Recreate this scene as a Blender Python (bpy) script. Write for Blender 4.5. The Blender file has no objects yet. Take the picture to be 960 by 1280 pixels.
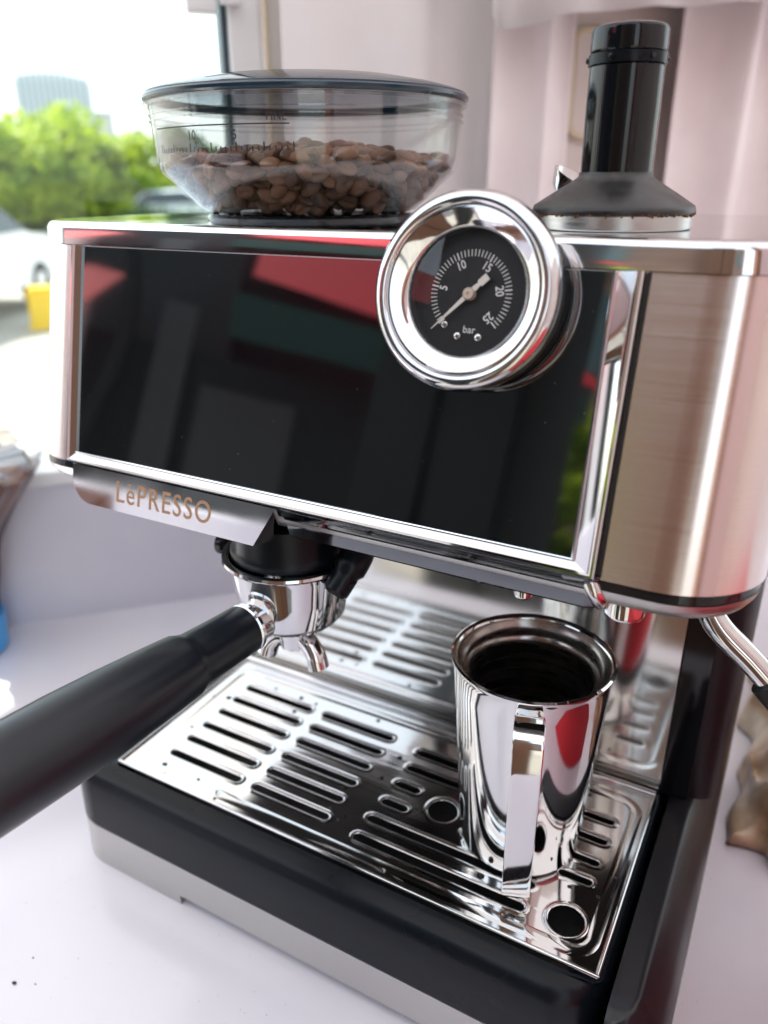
import bpy, bmesh, math, random
import numpy as np
from mathutils import Vector, Matrix, noise
PI = math.pi
R = math.radians
S = 0.01                      # everything below is laid out in centimetres, the scene is in metres
sc = bpy.context.scene
COL = sc.collection

# ---------------------------------------------------------------- camera
cam_d = bpy.data.cameras.new('camera')
cam = bpy.data.objects.new('camera', cam_d)
COL.objects.link(cam)
ca = Vector((0.87562396, 0.48297936, -0.00369129))     # right
cf = Vector((-0.44587321, 0.80536647, -0.39061737))    # forward
cu = Vector((-0.18568728, 0.34367978, 0.92054573))     # up
mw = Matrix((ca, cu, -cf)).transposed().to_4x4()
mw.translation = Vector((29.988, -25.917, 35.635)) * S
cam.matrix_world = mw
cam_d.sensor_fit = 'VERTICAL'
cam_d.sensor_height = 24
cam_d.lens = 974.83 / 1280 * 24
cam_d.clip_start = 0.005
cam_d.clip_end = 1500
cam_d.dof.use_dof = True
cam_d.dof.focus_distance = 0.305
cam_d.dof.aperture_fstop = 4.6
sc.camera = cam

# ---------------------------------------------------------------- sky, sun, exposure
SUN_EL, SUN_AZ = 50.0, 0.0
sun_vec = Vector((-0.95, -0.32, 0)).normalized() * math.cos(R(SUN_EL)) + Vector((0, 0, math.sin(R(SUN_EL))))
w = bpy.data.worlds.new('World')
sc.world = w
w.use_nodes = True
nt = w.node_tree
bg = nt.nodes['Background']
sky = nt.nodes.new('ShaderNodeTexSky')
sky.sky_type = 'NISHITA'
sky.sun_disc = False
sky.sun_elevation = R(SUN_EL)
sky.sun_rotation = math.atan2(sun_vec.x, sun_vec.y)
sky.air_density = 1.3
sky.dust_density = 2.0
sky.ozone_density = 1.0
hz = nt.nodes.new('ShaderNodeMix')          # thin white overcast veil over the whole sky
hz.data_type = 'RGBA'
hz.inputs['Factor'].default_value = 0.6
hz.inputs['B'].default_value = (6.2, 6.9, 7.4, 1)
nt.links.new(sky.outputs[0], hz.inputs['A'])
nt.links.new(hz.outputs['Result'], bg.inputs[0])
bg.inputs[1].default_value = 0.15
sl = bpy.data.lights.new('sun', 'SUN')
sl.energy = 4.5
sl.angle = R(0.6)
sl.color = (1.0, 0.95, 0.87)
so = bpy.data.objects.new('sun', sl)
so.rotation_euler = sun_vec.to_track_quat('Z', 'Y').to_euler()
COL.objects.link(so)
sc.view_settings.view_transform = 'Standard'
sc.view_settings.look = 'None'
sc.view_settings.gamma = 1
sc.view_settings.exposure = 1.35
sc.cycles.max_bounces = 14
sc.cycles.diffuse_bounces = 5
sc.cycles.glossy_bounces = 8
sc.cycles.transparent_max_bounces = 24
sc.cycles.caustics_reflective = False
sc.cycles.sample_clamp_indirect = 6.0
sc.cycles.use_denoising = True

# ---------------------------------------------------------------- materials
def mat(name, col, rough=0.5, metal=0.0, spec=0.5, coat=0.0, **k):
    m = bpy.data.materials.new(name)
    m.use_nodes = True
    b = m.node_tree.nodes['Principled BSDF']
    b.inputs['Base Color'].default_value = (*col, 1)
    b.inputs['Roughness'].default_value = rough
    b.inputs['Metallic'].default_value = metal
    b.inputs['Specular IOR Level'].default_value = spec
    b.inputs['Coat Weight'].default_value = coat
    b.inputs['Coat Roughness'].default_value = 0.04
    for a, v in k.items():
        b.inputs[a].default_value = v
    return m

def N(m, t):
    return m.node_tree.nodes.new(t)

def L(m, a, b):
    m.node_tree.links.new(a, b)

def add_noise(m, scale=(1, 1, 1), nscale=40, detail=4, rough=None, colors=None, bump=0.0, bdist=0.001, lo=0.35, hi=0.65):
    """noise driven roughness / colour / bump in object space (metres)"""
    b = m.node_tree.nodes['Principled BSDF']
    tc = N(m, 'ShaderNodeTexCoord')
    mp = N(m, 'ShaderNodeMapping')
    mp.inputs['Scale'].default_value = scale
    L(m, tc.outputs['Object'], mp.inputs[0])
    nz = N(m, 'ShaderNodeTexNoise')
    nz.inputs['Scale'].default_value = nscale
    nz.inputs['Detail'].default_value = detail
    L(m, mp.outputs[0], nz.inputs['Vector'])
    if rough:
        mr = N(m, 'ShaderNodeMapRange')
        mr.inputs['From Min'].default_value = lo
        mr.inputs['From Max'].default_value = hi
        mr.inputs['To Min'].default_value = rough[0]
        mr.inputs['To Max'].default_value = rough[1]
        L(m, nz.outputs[0], mr.inputs[0])
        L(m, mr.outputs[0], b.inputs['Roughness'])
    if colors:
        cr = N(m, 'ShaderNodeValToRGB')
        e = cr.color_ramp.elements
        e[0].position, e[1].position = lo, hi
        e[0].color = (*colors[0], 1)
        e[1].color = (*colors[-1], 1)
        for i, c in enumerate(colors[1:-1]):
            q = e.new(lo + (hi - lo) * (i + 1) / (len(colors) - 1))
            q.color = (*c, 1)
        L(m, nz.outputs[0], cr.inputs[0])
        L(m, cr.outputs[0], b.inputs['Base Color'])
    if bump:
        bp = N(m, 'ShaderNodeBump')
        bp.inputs['Strength'].default_value = bump
        bp.inputs['Distance'].default_value = bdist
        L(m, nz.outputs[0], bp.inputs['Height'])
        L(m, bp.outputs[0], b.inputs['Normal'])
    return m

chrome = add_noise(mat('chrome', (0.64, 0.64, 0.65), 0.04, 1.0), nscale=25, rough=(0.03, 0.09))
mirror_steel = add_noise(mat('mirror_steel', (0.62, 0.62, 0.615), 0.06, 1.0), nscale=22, detail=6, rough=(0.04, 0.15), lo=0.3, hi=0.7)
plate_steel = add_noise(mat('polished_plate', (0.70, 0.68, 0.65), 0.06, 1.0), nscale=9, rough=(0.07, 0.13), bump=0.15, bdist=0.0006, detail=2)
cup_steel = add_noise(mat('polished_cup_steel', (0.70, 0.695, 0.69), 0.05, 1.0), nscale=30, rough=(0.03, 0.08))
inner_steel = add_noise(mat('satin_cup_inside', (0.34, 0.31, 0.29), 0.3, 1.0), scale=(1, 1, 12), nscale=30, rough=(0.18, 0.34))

brushed = mat('brushed_steel', (0.73, 0.65, 0.62), 0.3, 1.0)
bb = brushed.node_tree.nodes['Principled BSDF']
tc = N(brushed, 'ShaderNodeTexCoord')
mp = N(brushed, 'ShaderNodeMapping')
mp.inputs['Scale'].default_value = (10, 10, 2600)
L(brushed, tc.outputs['Object'], mp.inputs[0])
nz = N(brushed, 'ShaderNodeTexNoise')
nz.inputs['Scale'].default_value = 1.0
nz.inputs['Detail'].default_value = 3
L(brushed, mp.outputs[0], nz.inputs['Vector'])
mr = N(brushed, 'ShaderNodeMapRange')
mr.inputs['To Min'].default_value = 0.10
mr.inputs['To Max'].default_value = 0.32
L(brushed, nz.outputs[0], mr.inputs[0])
L(brushed, mr.outputs[0], bb.inputs['Roughness'])
bp = N(brushed, 'ShaderNodeBump')
bp.inputs['Strength'].default_value = 0.2
bp.inputs['Distance'].default_value = 0.0001
L(brushed, nz.outputs[0], bp.inputs['Height'])
L(brushed, bp.outputs[0], bb.inputs['Normal'])
tg = N(brushed, 'ShaderNodeTangent')
tg.direction_type = 'RADIAL'
tg.axis = 'Z'
L(brushed, tg.outputs[0], bb.inputs['Tangent'])
bb.inputs['Anisotropic'].default_value = 0.8
bb.inputs['Anisotropic Rotation'].default_value = 0.25

band_steel = add_noise(mat('satin_steel_band', (0.52, 0.51, 0.495), 0.3, 1.0), scale=(1, 1, 60), nscale=25, rough=(0.28, 0.4))
black_satin = add_noise(mat('black_satin_plastic', (0.004, 0.006, 0.009), 0.28, spec=0.2), nscale=18, rough=(0.24, 0.36))
black_gloss = mat('black_gloss_plastic', (0.008, 0.009, 0.011), 0.08, spec=0.5)
black_matte = add_noise(mat('black_matte', (0.012, 0.012, 0.012), 0.55), nscale=300, rough=(0.45, 0.65))
black_rubber = mat('black_rubber', (0.012, 0.012, 0.012), 0.6)
dark_grey_paint = add_noise(mat('dark_grey_paint', (0.018, 0.017, 0.020), 0.32, spec=0.3), nscale=25, rough=(0.28, 0.4))
tamper_black = add_noise(mat('tamper_black', (0.004, 0.005, 0.007), 0.1, spec=0.4), nscale=50, rough=(0.05, 0.13))
tamper_skirt = add_noise(mat('dusty_black', (0.02, 0.019, 0.019), 0.35), nscale=160, detail=6, rough=(0.28, 0.5),
                         colors=[(0.008, 0.008, 0.009), (0.012, 0.012, 0.012), (0.05, 0.042, 0.036)], lo=0.42, hi=0.75)
handle_black = add_noise(mat('handle_black', (0.006, 0.009, 0.014), 0.33, spec=0.4), nscale=25, rough=(0.28, 0.38))
glass_black = add_noise(mat('black_glass', (0.003, 0.004, 0.005), 0.02, spec=1.0, IOR=1.72), nscale=14, rough=(0.015, 0.06), bump=0.10, bdist=0.0012, detail=1)
gold_print = mat('copper_print', (0.42, 0.24, 0.13), 0.4, 0.3)
dial_black = mat('dial_black', (0.006, 0.006, 0.007), 0.5)
dial_white = mat('dial_print', (0.82, 0.82, 0.80), 0.5)
needle_white = mat('needle_white', (0.75, 0.71, 0.66), 0.4)
hub_mat = mat('hub_beige', (0.62, 0.50, 0.42), 0.4)
screw_mat = mat('screw_metal', (0.7, 0.69, 0.66), 0.25, 1.0)

def clear_mat(name, tint, refl=1.0, rough=0.02, ior=1.45):
    m = bpy.data.materials.new(name)
    m.use_nodes = True
    t = m.node_tree
    t.nodes.clear()
    out = t.nodes.new('ShaderNodeOutputMaterial')
    mix = t.nodes.new('ShaderNodeMixShader')
    tr = t.nodes.new('ShaderNodeBsdfTransparent')
    tr.inputs[0].default_value = (*tint, 1)
    gl = t.nodes.new('ShaderNodeBsdfGlossy')
    gl.inputs['Roughness'].default_value = rough
    lw = t.nodes.new('ShaderNodeLayerWeight')
    lw.inputs[0].default_value = 0.5
    pw = t.nodes.new('ShaderNodeMath')
    pw.operation = 'POWER'
    pw.inputs[1].default_value = 4.0
    t.links.new(lw.outputs['Facing'], pw.inputs[0])
    mu = t.nodes.new('ShaderNodeMath')
    mu.operation = 'MULTIPLY_ADD'
    mu.use_clamp = True
    mu.inputs[1].default_value = 0.7
    mu.inputs[2].default_value = 0.04 * refl
    t.links.new(pw.outputs[0], mu.inputs[0])
    t.links.new(mu.outputs[0], mix.inputs[0])
    t.links.new(tr.outputs[0], mix.inputs[1])
    t.links.new(gl.outputs[0], mix.inputs[2])
    t.links.new(mix.outputs[0], out.inputs[0])
    return m

hopper_clear = clear_mat('smoky_clear_plastic', (0.88, 0.885, 0.885), 1.5, 0.05)
lid_clear = clear_mat('smoky_lid_plastic', (0.38, 0.42, 0.46), 2.0, 0.06)
lens_clear = clear_mat('gauge_lens', (0.97, 0.97, 0.97), 1.2, 0.01)
pane_clear = clear_mat('window_glass', (0.97, 0.99, 0.98), 0.6, 0.0)
film_clear = clear_mat('clear_film', (0.80, 0.76, 0.76), 1.5, 0.12)

def bean_mat():
    m = mat('roasted_bean', (0.12, 0.05, 0.025), 0.4, spec=0.5)
    b = m.node_tree.nodes['Principled BSDF']
    oi = N(m, 'ShaderNodeObjectInfo')
    cr = N(m, 'ShaderNodeValToRGB')
    e = cr.color_ramp.elements
    e[0].color = (0.13, 0.06, 0.034, 1)
    e[1].color = (0.50, 0.26, 0.15, 1)
    L(m, oi.outputs['Random'], cr.inputs[0])
    L(m, cr.outputs[0], b.inputs['Base Color'])
    return m
bean_m = bean_mat()

counter_m = add_noise(mat('white_counter', (0.74, 0.73, 0.78), 0.16, spec=0.6), nscale=6, rough=(0.07, 0.17),
                      colors=[(0.66, 0.655, 0.72), (0.735, 0.72, 0.775), (0.77, 0.75, 0.79)], bump=0.03, bdist=0.002)
wall_m = add_noise(mat('lavender_white_wall', (0.66, 0.65, 0.72), 0.4), nscale=8, colors=[(0.62, 0.61, 0.69), (0.69, 0.68, 0.74)], rough=(0.35, 0.5))
cream_m = add_noise(mat('cream_wall', (0.74, 0.68, 0.63), 0.5), nscale=6, colors=[(0.80, 0.73, 0.69), (0.85, 0.79, 0.75)])
frame_m = mat('white_window_frame', (0.78, 0.79, 0.80), 0.35)
gasket_m = mat('dark_gasket', (0.03, 0.06, 0.08), 0.5)
beige_frame = mat('beige_trim', (0.72, 0.62, 0.44), 0.4)
pink_fabric = add_noise(mat('pink_fabric', (0.72, 0.56, 0.59), 0.85), nscale=12, colors=[(0.83, 0.74, 0.75), (0.90, 0.84, 0.84)], bump=0.2, bdist=0.002)
white_fabric = add_noise(mat('white_fabric', (0.80, 0.77, 0.77), 0.85), nscale=10, colors=[(0.82, 0.79, 0.79), (0.88, 0.86, 0.85)], bump=0.2, bdist=0.002)
def translucent(m, f):
    t = m.node_tree
    pb = t.nodes['Principled BSDF']
    tl = N(m, 'ShaderNodeBsdfTranslucent')
    lk = pb.inputs['Base Color'].links
    if lk:
        L(m, lk[0].from_socket, tl.inputs[0])
    else:
        tl.inputs[0].default_value = pb.inputs['Base Color'].default_value
    mx = N(m, 'ShaderNodeMixShader')
    mx.inputs[0].default_value = f
    L(m, pb.outputs[0], mx.inputs[1])
    L(m, tl.outputs[0], mx.inputs[2])
    L(m, mx.outputs[0], t.nodes['Material Output'].inputs[0])
canopy_m = mat('canopy_fabric', (0.78, 0.74, 0.75), 0.8)
translucent(canopy_m, 0.38)

# ---------------------------------------------------------------- geometry helpers
def finish(bm, angle=38):
    bm.normal_update()
    ca_ = R(angle)
    for f in bm.faces:
        f.smooth = True
    for e in bm.edges:
        if len(e.link_faces) == 2:
            try:
                e.smooth = e.calc_face_angle() < ca_
            except ValueError:
                e.smooth = True

def obj(name, bm, m, parent=None, scale=True, angle=38, **props):
    finish(bm, angle)
    me = bpy.data.meshes.new(name)
    if scale:
        bmesh.ops.scale(bm, vec=(S, S, S), verts=bm.verts)
    bm.to_mesh(me)
    bm.free()
    for x in (m if isinstance(m, (list, tuple)) else [m]):
        me.materials.append(x)
    o = bpy.data.objects.new(name, me)
    COL.objects.link(o)
    if parent:
        o.parent = parent
    if len(me.polygons) < 6000 and props.get('kind') != 'stuff':
        wn = o.modifiers.new('weighted_normals', 'WEIGHTED_NORMAL')
        wn.keep_sharp = True
        wn.weight = 50
    for k, v in props.items():
        o[k] = v
    return o

def empty(name, parent=None, **props):
    o = bpy.data.objects.new(name, None)
    o.empty_display_size = 0.02
    COL.objects.link(o)
    if parent:
        o.parent = parent
    for k, v in props.items():
        o[k] = v
    return o

def thing(name, label, cat, group=None):
    o = empty(name, label=label, category=cat)
    if group:
        o['group'] = group
    return o

def tag(o, label, cat, group=None):
    o['label'] = label
    o['category'] = cat
    if group:
        o['group'] = group
    return o

def box(x0, x1, y0, y1, z0, z1, bev=0.0, seg=2, bm=None):
    b = bmesh.new()
    bmesh.ops.create_cube(b, size=1)
    for v in b.verts:
        v.co = Vector(((x0 + x1) / 2 + v.co.x * (x1 - x0), (y0 + y1) / 2 + v.co.y * (y1 - y0), (z0 + z1) / 2 + v.co.z * (z1 - z0)))
    if bev:
        bmesh.ops.bevel(b, geom=list(b.edges), offset=bev, segments=seg, profile=0.5, affect='EDGES')
    if bm is None:
        return b
    join(bm, b)
    return bm

def join(bm, other, mtx=None):
    me = bpy.data.meshes.new('tmp')
    if mtx is not None:
        other.transform(mtx)
    other.to_mesh(me)
    other.free()
    bm.from_mesh(me)
    bpy.data.meshes.remove(me)
    return bm

def lathe(prof, seg=64, mtx=None, closed=False):
    """prof: list of (r, z); revolved about Z"""
    b = bmesh.new()
    rings = []
    for r, z in prof:
        if r < 1e-6:
            rings.append([b.verts.new((0, 0, z))])
        else:
            rings.append([b.verts.new((r * math.cos(2 * PI * i / seg), r * math.sin(2 * PI * i / seg), z)) for i in range(seg)])
    pairs = list(zip(rings, rings[1:]))
    if closed:
        pairs.append((rings[-1], rings[0]))
    for a, c in pairs:
        for i in range(seg):
            j = (i + 1) % seg
            if len(a) == 1 and len(c) == 1:
                continue
            if len(a) == 1:
                b.faces.new((a[0], c[j], c[i]))
            elif len(c) == 1:
                b.faces.new((a[i], a[j], c[0]))
            else:
                b.faces.new((a[i], a[j], c[j], c[i]))
    bmesh.ops.recalc_face_normals(b, faces=b.faces)
    if mtx is not None:
        b.transform(mtx)
    return b

def smooth_pts(pts, n=8):
    out = []
    P = [Vector(p) for p in pts]
    P = [P[0] * 2 - P[1]] + P + [P[-1] * 2 - P[-2]]
    for i in range(1, len(P) - 2):
        for k in range(n):
            t = k / n
            a, b_, c, d = P[i - 1], P[i], P[i + 1], P[i + 2]
            out.append(0.5 * ((2 * b_) + (c - a) * t + (2 * a - 5 * b_ + 4 * c - d) * t * t + (3 * b_ - a - 3 * c + d) * t ** 3))
    out.append(P[-2])
    return out

def tube(pts, rad, seg=20, cap=True, flat=None):
    """rad: number or list; flat=(side vector, half width, half thickness) makes a strap"""
    b = bmesh.new()
    P = [Vector(p) for p in pts]
    rings = []
    up = Vector((0, 0, 1))
    for i, p in enumerate(P):
        t = (P[min(i + 1, len(P) - 1)] - P[max(i - 1, 0)]).normalized()
        if flat:
            s = Vector(flat[0]).normalized()
            n = t.cross(s).normalized()
            hw, ht = flat[1], flat[2]
            ring = []
            for k in range(seg):
                a = 2 * PI * k / seg
                cx, cy = math.cos(a), math.sin(a)
                ex = 0.25
                ring.append(b.verts.new(p + s * hw * math.copysign(abs(cx) ** ex, cx) + n * ht * math.copysign(abs(cy) ** ex, cy)))
        else:
            if abs(t.dot(up)) > 0.95:
                up = Vector((1, 0, 0))
            s = t.cross(up).normalized()
            n = s.cross(t).normalized()
            r = rad[i] if isinstance(rad, (list, tuple)) else rad
            ring = [b.verts.new(p + (s * math.cos(2 * PI * k / seg) + n * math.sin(2 * PI * k / seg)) * r) for k in range(seg)]
            up = n
        rings.append(ring)
    for a, c in zip(rings, rings[1:]):
        for k in range(seg):
            j = (k + 1) % seg
            b.faces.new((a[k], a[j], c[j], c[k]))
    if cap:
        b.faces.new(rings[0])
        b.faces.new(rings[-1])
    bmesh.ops.recalc_face_normals(b, faces=b.faces)
    return b

def loft(loops, cap=True):
    b = bmesh.new()
    rs = [[b.verts.new(p) for p in lp] for lp in loops]
    n = len(rs[0])
    for a, c in zip(rs, rs[1:]):
        for k in range(n):
            j = (k + 1) % n
            b.faces.new((a[k], a[j], c[j], c[k]))
    if cap:
        b.faces.new(rs[0])
        b.faces.new(rs[-1])
    bmesh.ops.recalc_face_normals(b, faces=b.faces)
    return b

def rrect(x0, x1, y0, y1, rf, rb, seg=14, inset=0.0):
    """rounded rectangle outline seen from above, front corners rf, back corners rb"""
    x0 += inset; x1 -= inset; y0 += inset; y1 -= inset
    rf = max(rf - inset, 0.05); rb = max(rb - inset, 0.05)
    pts = []
    for cx, cy, r, a0 in ((x1 - rf, y0 + rf, rf, -90), (x1 - rb, y1 - rb, rb, 0), (x0 + rb, y1 - rb, rb, 90), (x0 + rf, y0 + rf, rf, 180)):
        for i in range(seg + 1):
            a = R(a0 + 90 * i / seg)
            pts.append((cx + r * math.cos(a), cy + r * math.sin(a)))
    return pts

def curve_plate(outer, holes, thick, bev, res=2):
    """flat plate with holes as a bmesh, top at z = 0, via a filled 2D curve"""
    cu_ = bpy.data.curves.new('tmp', 'CURVE')
    cu_.dimensions = '2D'
    cu_.fill_mode = 'BOTH'
    cu_.extrude = thick / 2 - bev
    cu_.bevel_depth = bev
    cu_.bevel_resolution = res
    cu_.offset = -bev
    for lp in [outer] + holes:
        s = cu_.splines.new('POLY')
        s.points.add(len(lp) - 1)
        for p, q in zip(s.points, lp):
            p.co = (q[0], q[1], 0, 1)
        s.use_cyclic_u = True
    o = bpy.data.objects.new('tmp', cu_)
    COL.objects.link(o)
    dg = bpy.context.evaluated_depsgraph_get()
    me = bpy.data.meshes.new_from_object(o.evaluated_get(dg))
    b = bmesh.new()
    b.from_mesh(me)
    bpy.data.meshes.remove(me)
    bpy.data.objects.remove(o)
    bpy.data.curves.remove(cu_)
    bmesh.ops.translate(b, vec=(0, 0, -thick / 2), verts=b.verts)
    bmesh.ops.remove_doubles(b, verts=b.verts, dist=1e-4)
    return b

def text_bm(s, size, depth=0.01, spacing=1.0, align='CENTER', bold=0.0):
    cu_ = bpy.data.curves.new('tmp', 'FONT')
    cu_.body = s
    cu_.size = size
    cu_.extrude = depth
    cu_.space_character = spacing
    cu_.offset = bold
    cu_.align_x = align
    cu_.align_y = 'CENTER'
    cu_.resolution_u = 4
    o = bpy.data.objects.new('tmp', cu_)
    COL.objects.link(o)
    dg = bpy.context.evaluated_depsgraph_get()
    me = bpy.data.meshes.new_from_object(o.evaluated_get(dg))
    b = bmesh.new()
    b.from_mesh(me)
    bpy.data.meshes.remove(me)
    bpy.data.objects.remove(o)
    bpy.data.curves.remove(cu_)
    return b

def slot(x0, x1, y, wd=0.24, n=6):
    r = wd
    pts = []
    for cx, a0 in ((x1 - r, -90), (x0 + r, 90)):
        for i in range(n + 1):
            a = R(a0 + 180 * i / n)
            pts.append((cx + r * math.cos(a), y + r * math.sin(a)))
    return pts

def circ(x, y, r, n=32):
    return [(x + r * math.cos(2 * PI * i / n), y + r * math.sin(2 * PI * i / n)) for i in range(n)]

# ================================================================ SETTING
WA = Vector((-28.15, 10.31, 0))           # window wall, a point on its inner foot
WD = Vector((0.686, 0.727, 0)).normalized()
WN = Vector((WD.y, -WD.x, 0))             # towards the room
WM = Matrix((WD, WN * -1, Vector((0, 0, 1)))).transposed().to_4x4()
WM.translation = WA                        # local x = along, y = outwards, z = up

def wbox(x0, x1, y0, y1, z0, z1, bev=0.0):
    b = box(x0, x1, y0, y1, z0, z1, bev)
    b.transform(WM)
    return b

GZ = -130.0
TZ = -0.65        # top of the counter
b = bmesh.new()
for q in ((-90000, -90000), (90000, -90000), (90000, 90000), (-90000, 90000)):
    b.verts.new((q[0], q[1], GZ))
b.faces.new(b.verts)
ground_m = add_noise(mat('pale_concrete', (0.42, 0.39, 0.34), 0.85), nscale=0.6, detail=6, colors=[(0.25, 0.235, 0.20), (0.31, 0.29, 0.245), (0.35, 0.33, 0.28)])
obj('ground', b, ground_m, kind='structure')

# counter, one slab up to the wall foot
b = bmesh.new()
wl0, wl1 = WA + WD * -12, WA + WD * 140
lp = [(-75, -62), (-9, -62), (-9, -24), (-5, -16.5), (150, -16.5), (150, wl1.y), (wl1.x, wl1.y), (wl0.x, wl0.y), (-75, wl0.y - 8)]
b = loft([[(x, y, -4) for x, y in lp], [(x, y, TZ) for x, y in lp]])
obj('counter', b, counter_m, kind='structure')
# cabinet under the counter
b = box(-70, 145, -13, 8, GZ, -4.02)
obj('counter_base', b, wall_m, kind='structure')

# lower window wall
obj('wall_below_window', wbox(-3, 25.6, 0, 4, TZ, 12.2), wall_m, kind='structure')
obj('wall', wbox(25.62, 140, -0.02, 5, TZ, 118), cream_m, kind='structure')
obj('window_sill', wbox(-3, 25.6, -0.5, 9, 12.22, 13.4, 0.15), frame_m, kind='structure')
wf = empty('window_frame', kind='structure')
obj('jamb', wbox(23.3, 25.6, 1.0, 6.5, 13.42, 118, 0.1), frame_m, wf)
obj('gasket', wbox(22.85, 23.28, 2.2, 5.0, 13.42, 118), gasket_m, wf)
obj('trim', wbox(25.64, 25.95, -0.5, -0.03, 12, 118, 0.1), beige_frame, wf)
obj('pane', wbox(-3, 22.84, 3.5, 3.7, 13.42, 118), pane_clear, wf)
lt = thing('window_latch', 'small white latch at the top of the window beside the jamb', 'latch')
obj('body', wbox(20.3, 22.6, 1.2, 2.6, 47.2, 49.5, 0.25), frame_m, lt)
obj('lever', wbox(22.7, 24.2, 0.0, 0.95, 47.6, 48.6, 0.2), frame_m, lt)

# fabrics hung along the wall
def drape(name, s0, s1, z0, z1, m, amp, per, off, seed, label, cat, skew=0.0, **kw):
    b = bmesh.new()
    nx, nz_ = int((s1 - s0) * 4) + 8, 30
    g = []
    for i in range(nx + 1):
        row = []
        s = s0 + (s1 - s0) * i / nx
        for j in range(nz_ + 1):
            z = z0 + (z1 - z0) * j / nz_
            ph = s * 2 * PI / per + 1.3 * noise.noise(Vector((s * 0.12, seed, z * 0.01)))
            a = amp * (math.sin(ph + z * skew) * 0.7 + 0.5 * noise.noise(Vector((s * 0.35, seed + 3, z * 0.03 + s * skew))))
            row.append(b.verts.new(WM @ Vector((s + 0.4 * math.cos(ph), -(off + a), z))))
        g.append(row)
    for i in range(nx):
        for j in range(nz_):
            b.faces.new((g[i][j], g[i + 1][j], g[i + 1][j + 1], g[i][j + 1]))
    o = obj(name, b, m, angle=80)
    md = o.modifiers.new('thickness', 'SOLIDIFY')
    md.thickness = 0.0015
    tag(o, label, cat)
    return o
drape('curtain', 26.2, 43.5, 0.6, 115, white_fabric, 0.7, 9.0, 2.6, 1.0, 'white sheer curtain hanging between the window jamb and the pink curtain', 'curtain', skew=0.02)
drape('curtain', 42.5, 49.3, 0.6, 115, pink_fabric, 1.0, 4.5, 4.8, 5.0, 'narrow pink curtain gathered between the white curtain and the cream wall', 'curtain')
drape('curtain', 60.0, 118, 0.6, 115, pink_fabric, 1.5, 8.0, 4.2, 9.0, 'wide pink curtain hanging on the cream wall behind the steel side of the machine', 'curtain')
# valance: white cloth hanging from above
b = bmesh.new()
va = [(-3.8, 46.4), (-3.4, 45.5), (0, 46.1), (1.2, 46.6), (5, 47.1), (9, 47.5), (14, 47.9), (17, 48.3), (36, 50)]
g = []
for i in range(81):
    t = i / 80 * 40 - 4
    zb = np.interp(t, [p[0] for p in va], [p[1] for p in va])
    row = [b.verts.new(WM @ Vector((44.5 + t, -(8.5 + 0.5 * math.sin(t * 0.9 + j * 0.3)), zb + j * 6))) for j in range(9)]
    g.append(row)
for i in range(80):
    for j in range(8):
        b.faces.new((g[i][j], g[i + 1][j], g[i + 1][j + 1], g[i][j + 1]))
o = obj('valance', b, white_fabric, angle=80)
o.modifiers.new('thickness', 'SOLIDIFY').thickness = 0.002
tag(o, 'white cloth valance hanging at the top behind the tamper', 'valance')
# rounded cream outline on the wall (a socket plate)
sp = thing('wall_plate', 'cream rounded plate with raised rim on the wall behind the tamper', 'wall plate')
def rloop(cx, cz, hw, hh, r, y, n=8):
    pts = []
    for sx, sz, a0 in ((1, -1, -90), (1, 1, 0), (-1, 1, 90), (-1, -1, 180)):
        for i in range(n + 1):
            a = R(a0 + 90 * i / n)
            pts.append(WM @ Vector((cx + sx * (hw - r) + r * math.cos(a), y, cz + sz * (hh - r) + r * math.sin(a))))
    return pts
cx_, cz_ = 54.8, 43.2
obj('plate', loft([rloop(cx_, cz_, 2.9, 3.8, 1.0, -0.03), rloop(cx_, cz_, 2.9, 3.8, 1.0, -0.6)]), cream_m, sp)
obj('rim', tube(rloop(cx_, cz_, 3.1, 4.0, 1.1, -0.4) + [rloop(cx_, cz_, 3.1, 4.0, 1.1, -0.4)[0]], 0.35, 8), beige_frame, sp)

# unseen fabric roof, added to shade the machine and glow softly over it
b = bmesh.new()
b.faces.new([b.verts.new(v) for v in ((-108, -66, 112), (160, -66, 112), (160, 160, 112), (-108, 160, 112))])
obj('roof', b, canopy_m, kind='structure')
pink_fabric_wall = mat('pink_wall', (0.72, 0.56, 0.56), 0.6)
# far side wall of the stall, right
obj('side_wall', box(150.1, 154, -62, 120, -4, 111.9), cream_m, kind='structure')
obj('roof_post', box(-106, -101, -64, -59, GZ, 111.9), frame_m, kind='structure')

# ================================================================ OUTSIDE
def leafmass(bm, c, rad, n, size, rng, squash=0.8):
    for _ in range(n):
        d = Vector((rng.gauss(0, 1), rng.gauss(0, 1), rng.gauss(0, 1))).normalized()
        p = Vector(c) + Vector((d.x * rad, d.y * rad, d.z * rad * squash)) * (rng.random() ** 0.35)
        u = Vector((rng.gauss(0, 1), rng.gauss(0, 1), rng.gauss(0, 1))).normalized()
        v = u.orthogonal().normalized()
        s = size * rng.uniform(0.6, 1.4)
        vs = [bm.verts.new(p + u * s), bm.verts.new(p + v * s * 0.6), bm.verts.new(p - u * s), bm.verts.new(p - v * s * 0.6)]
        bm.faces.new(vs)

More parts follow.
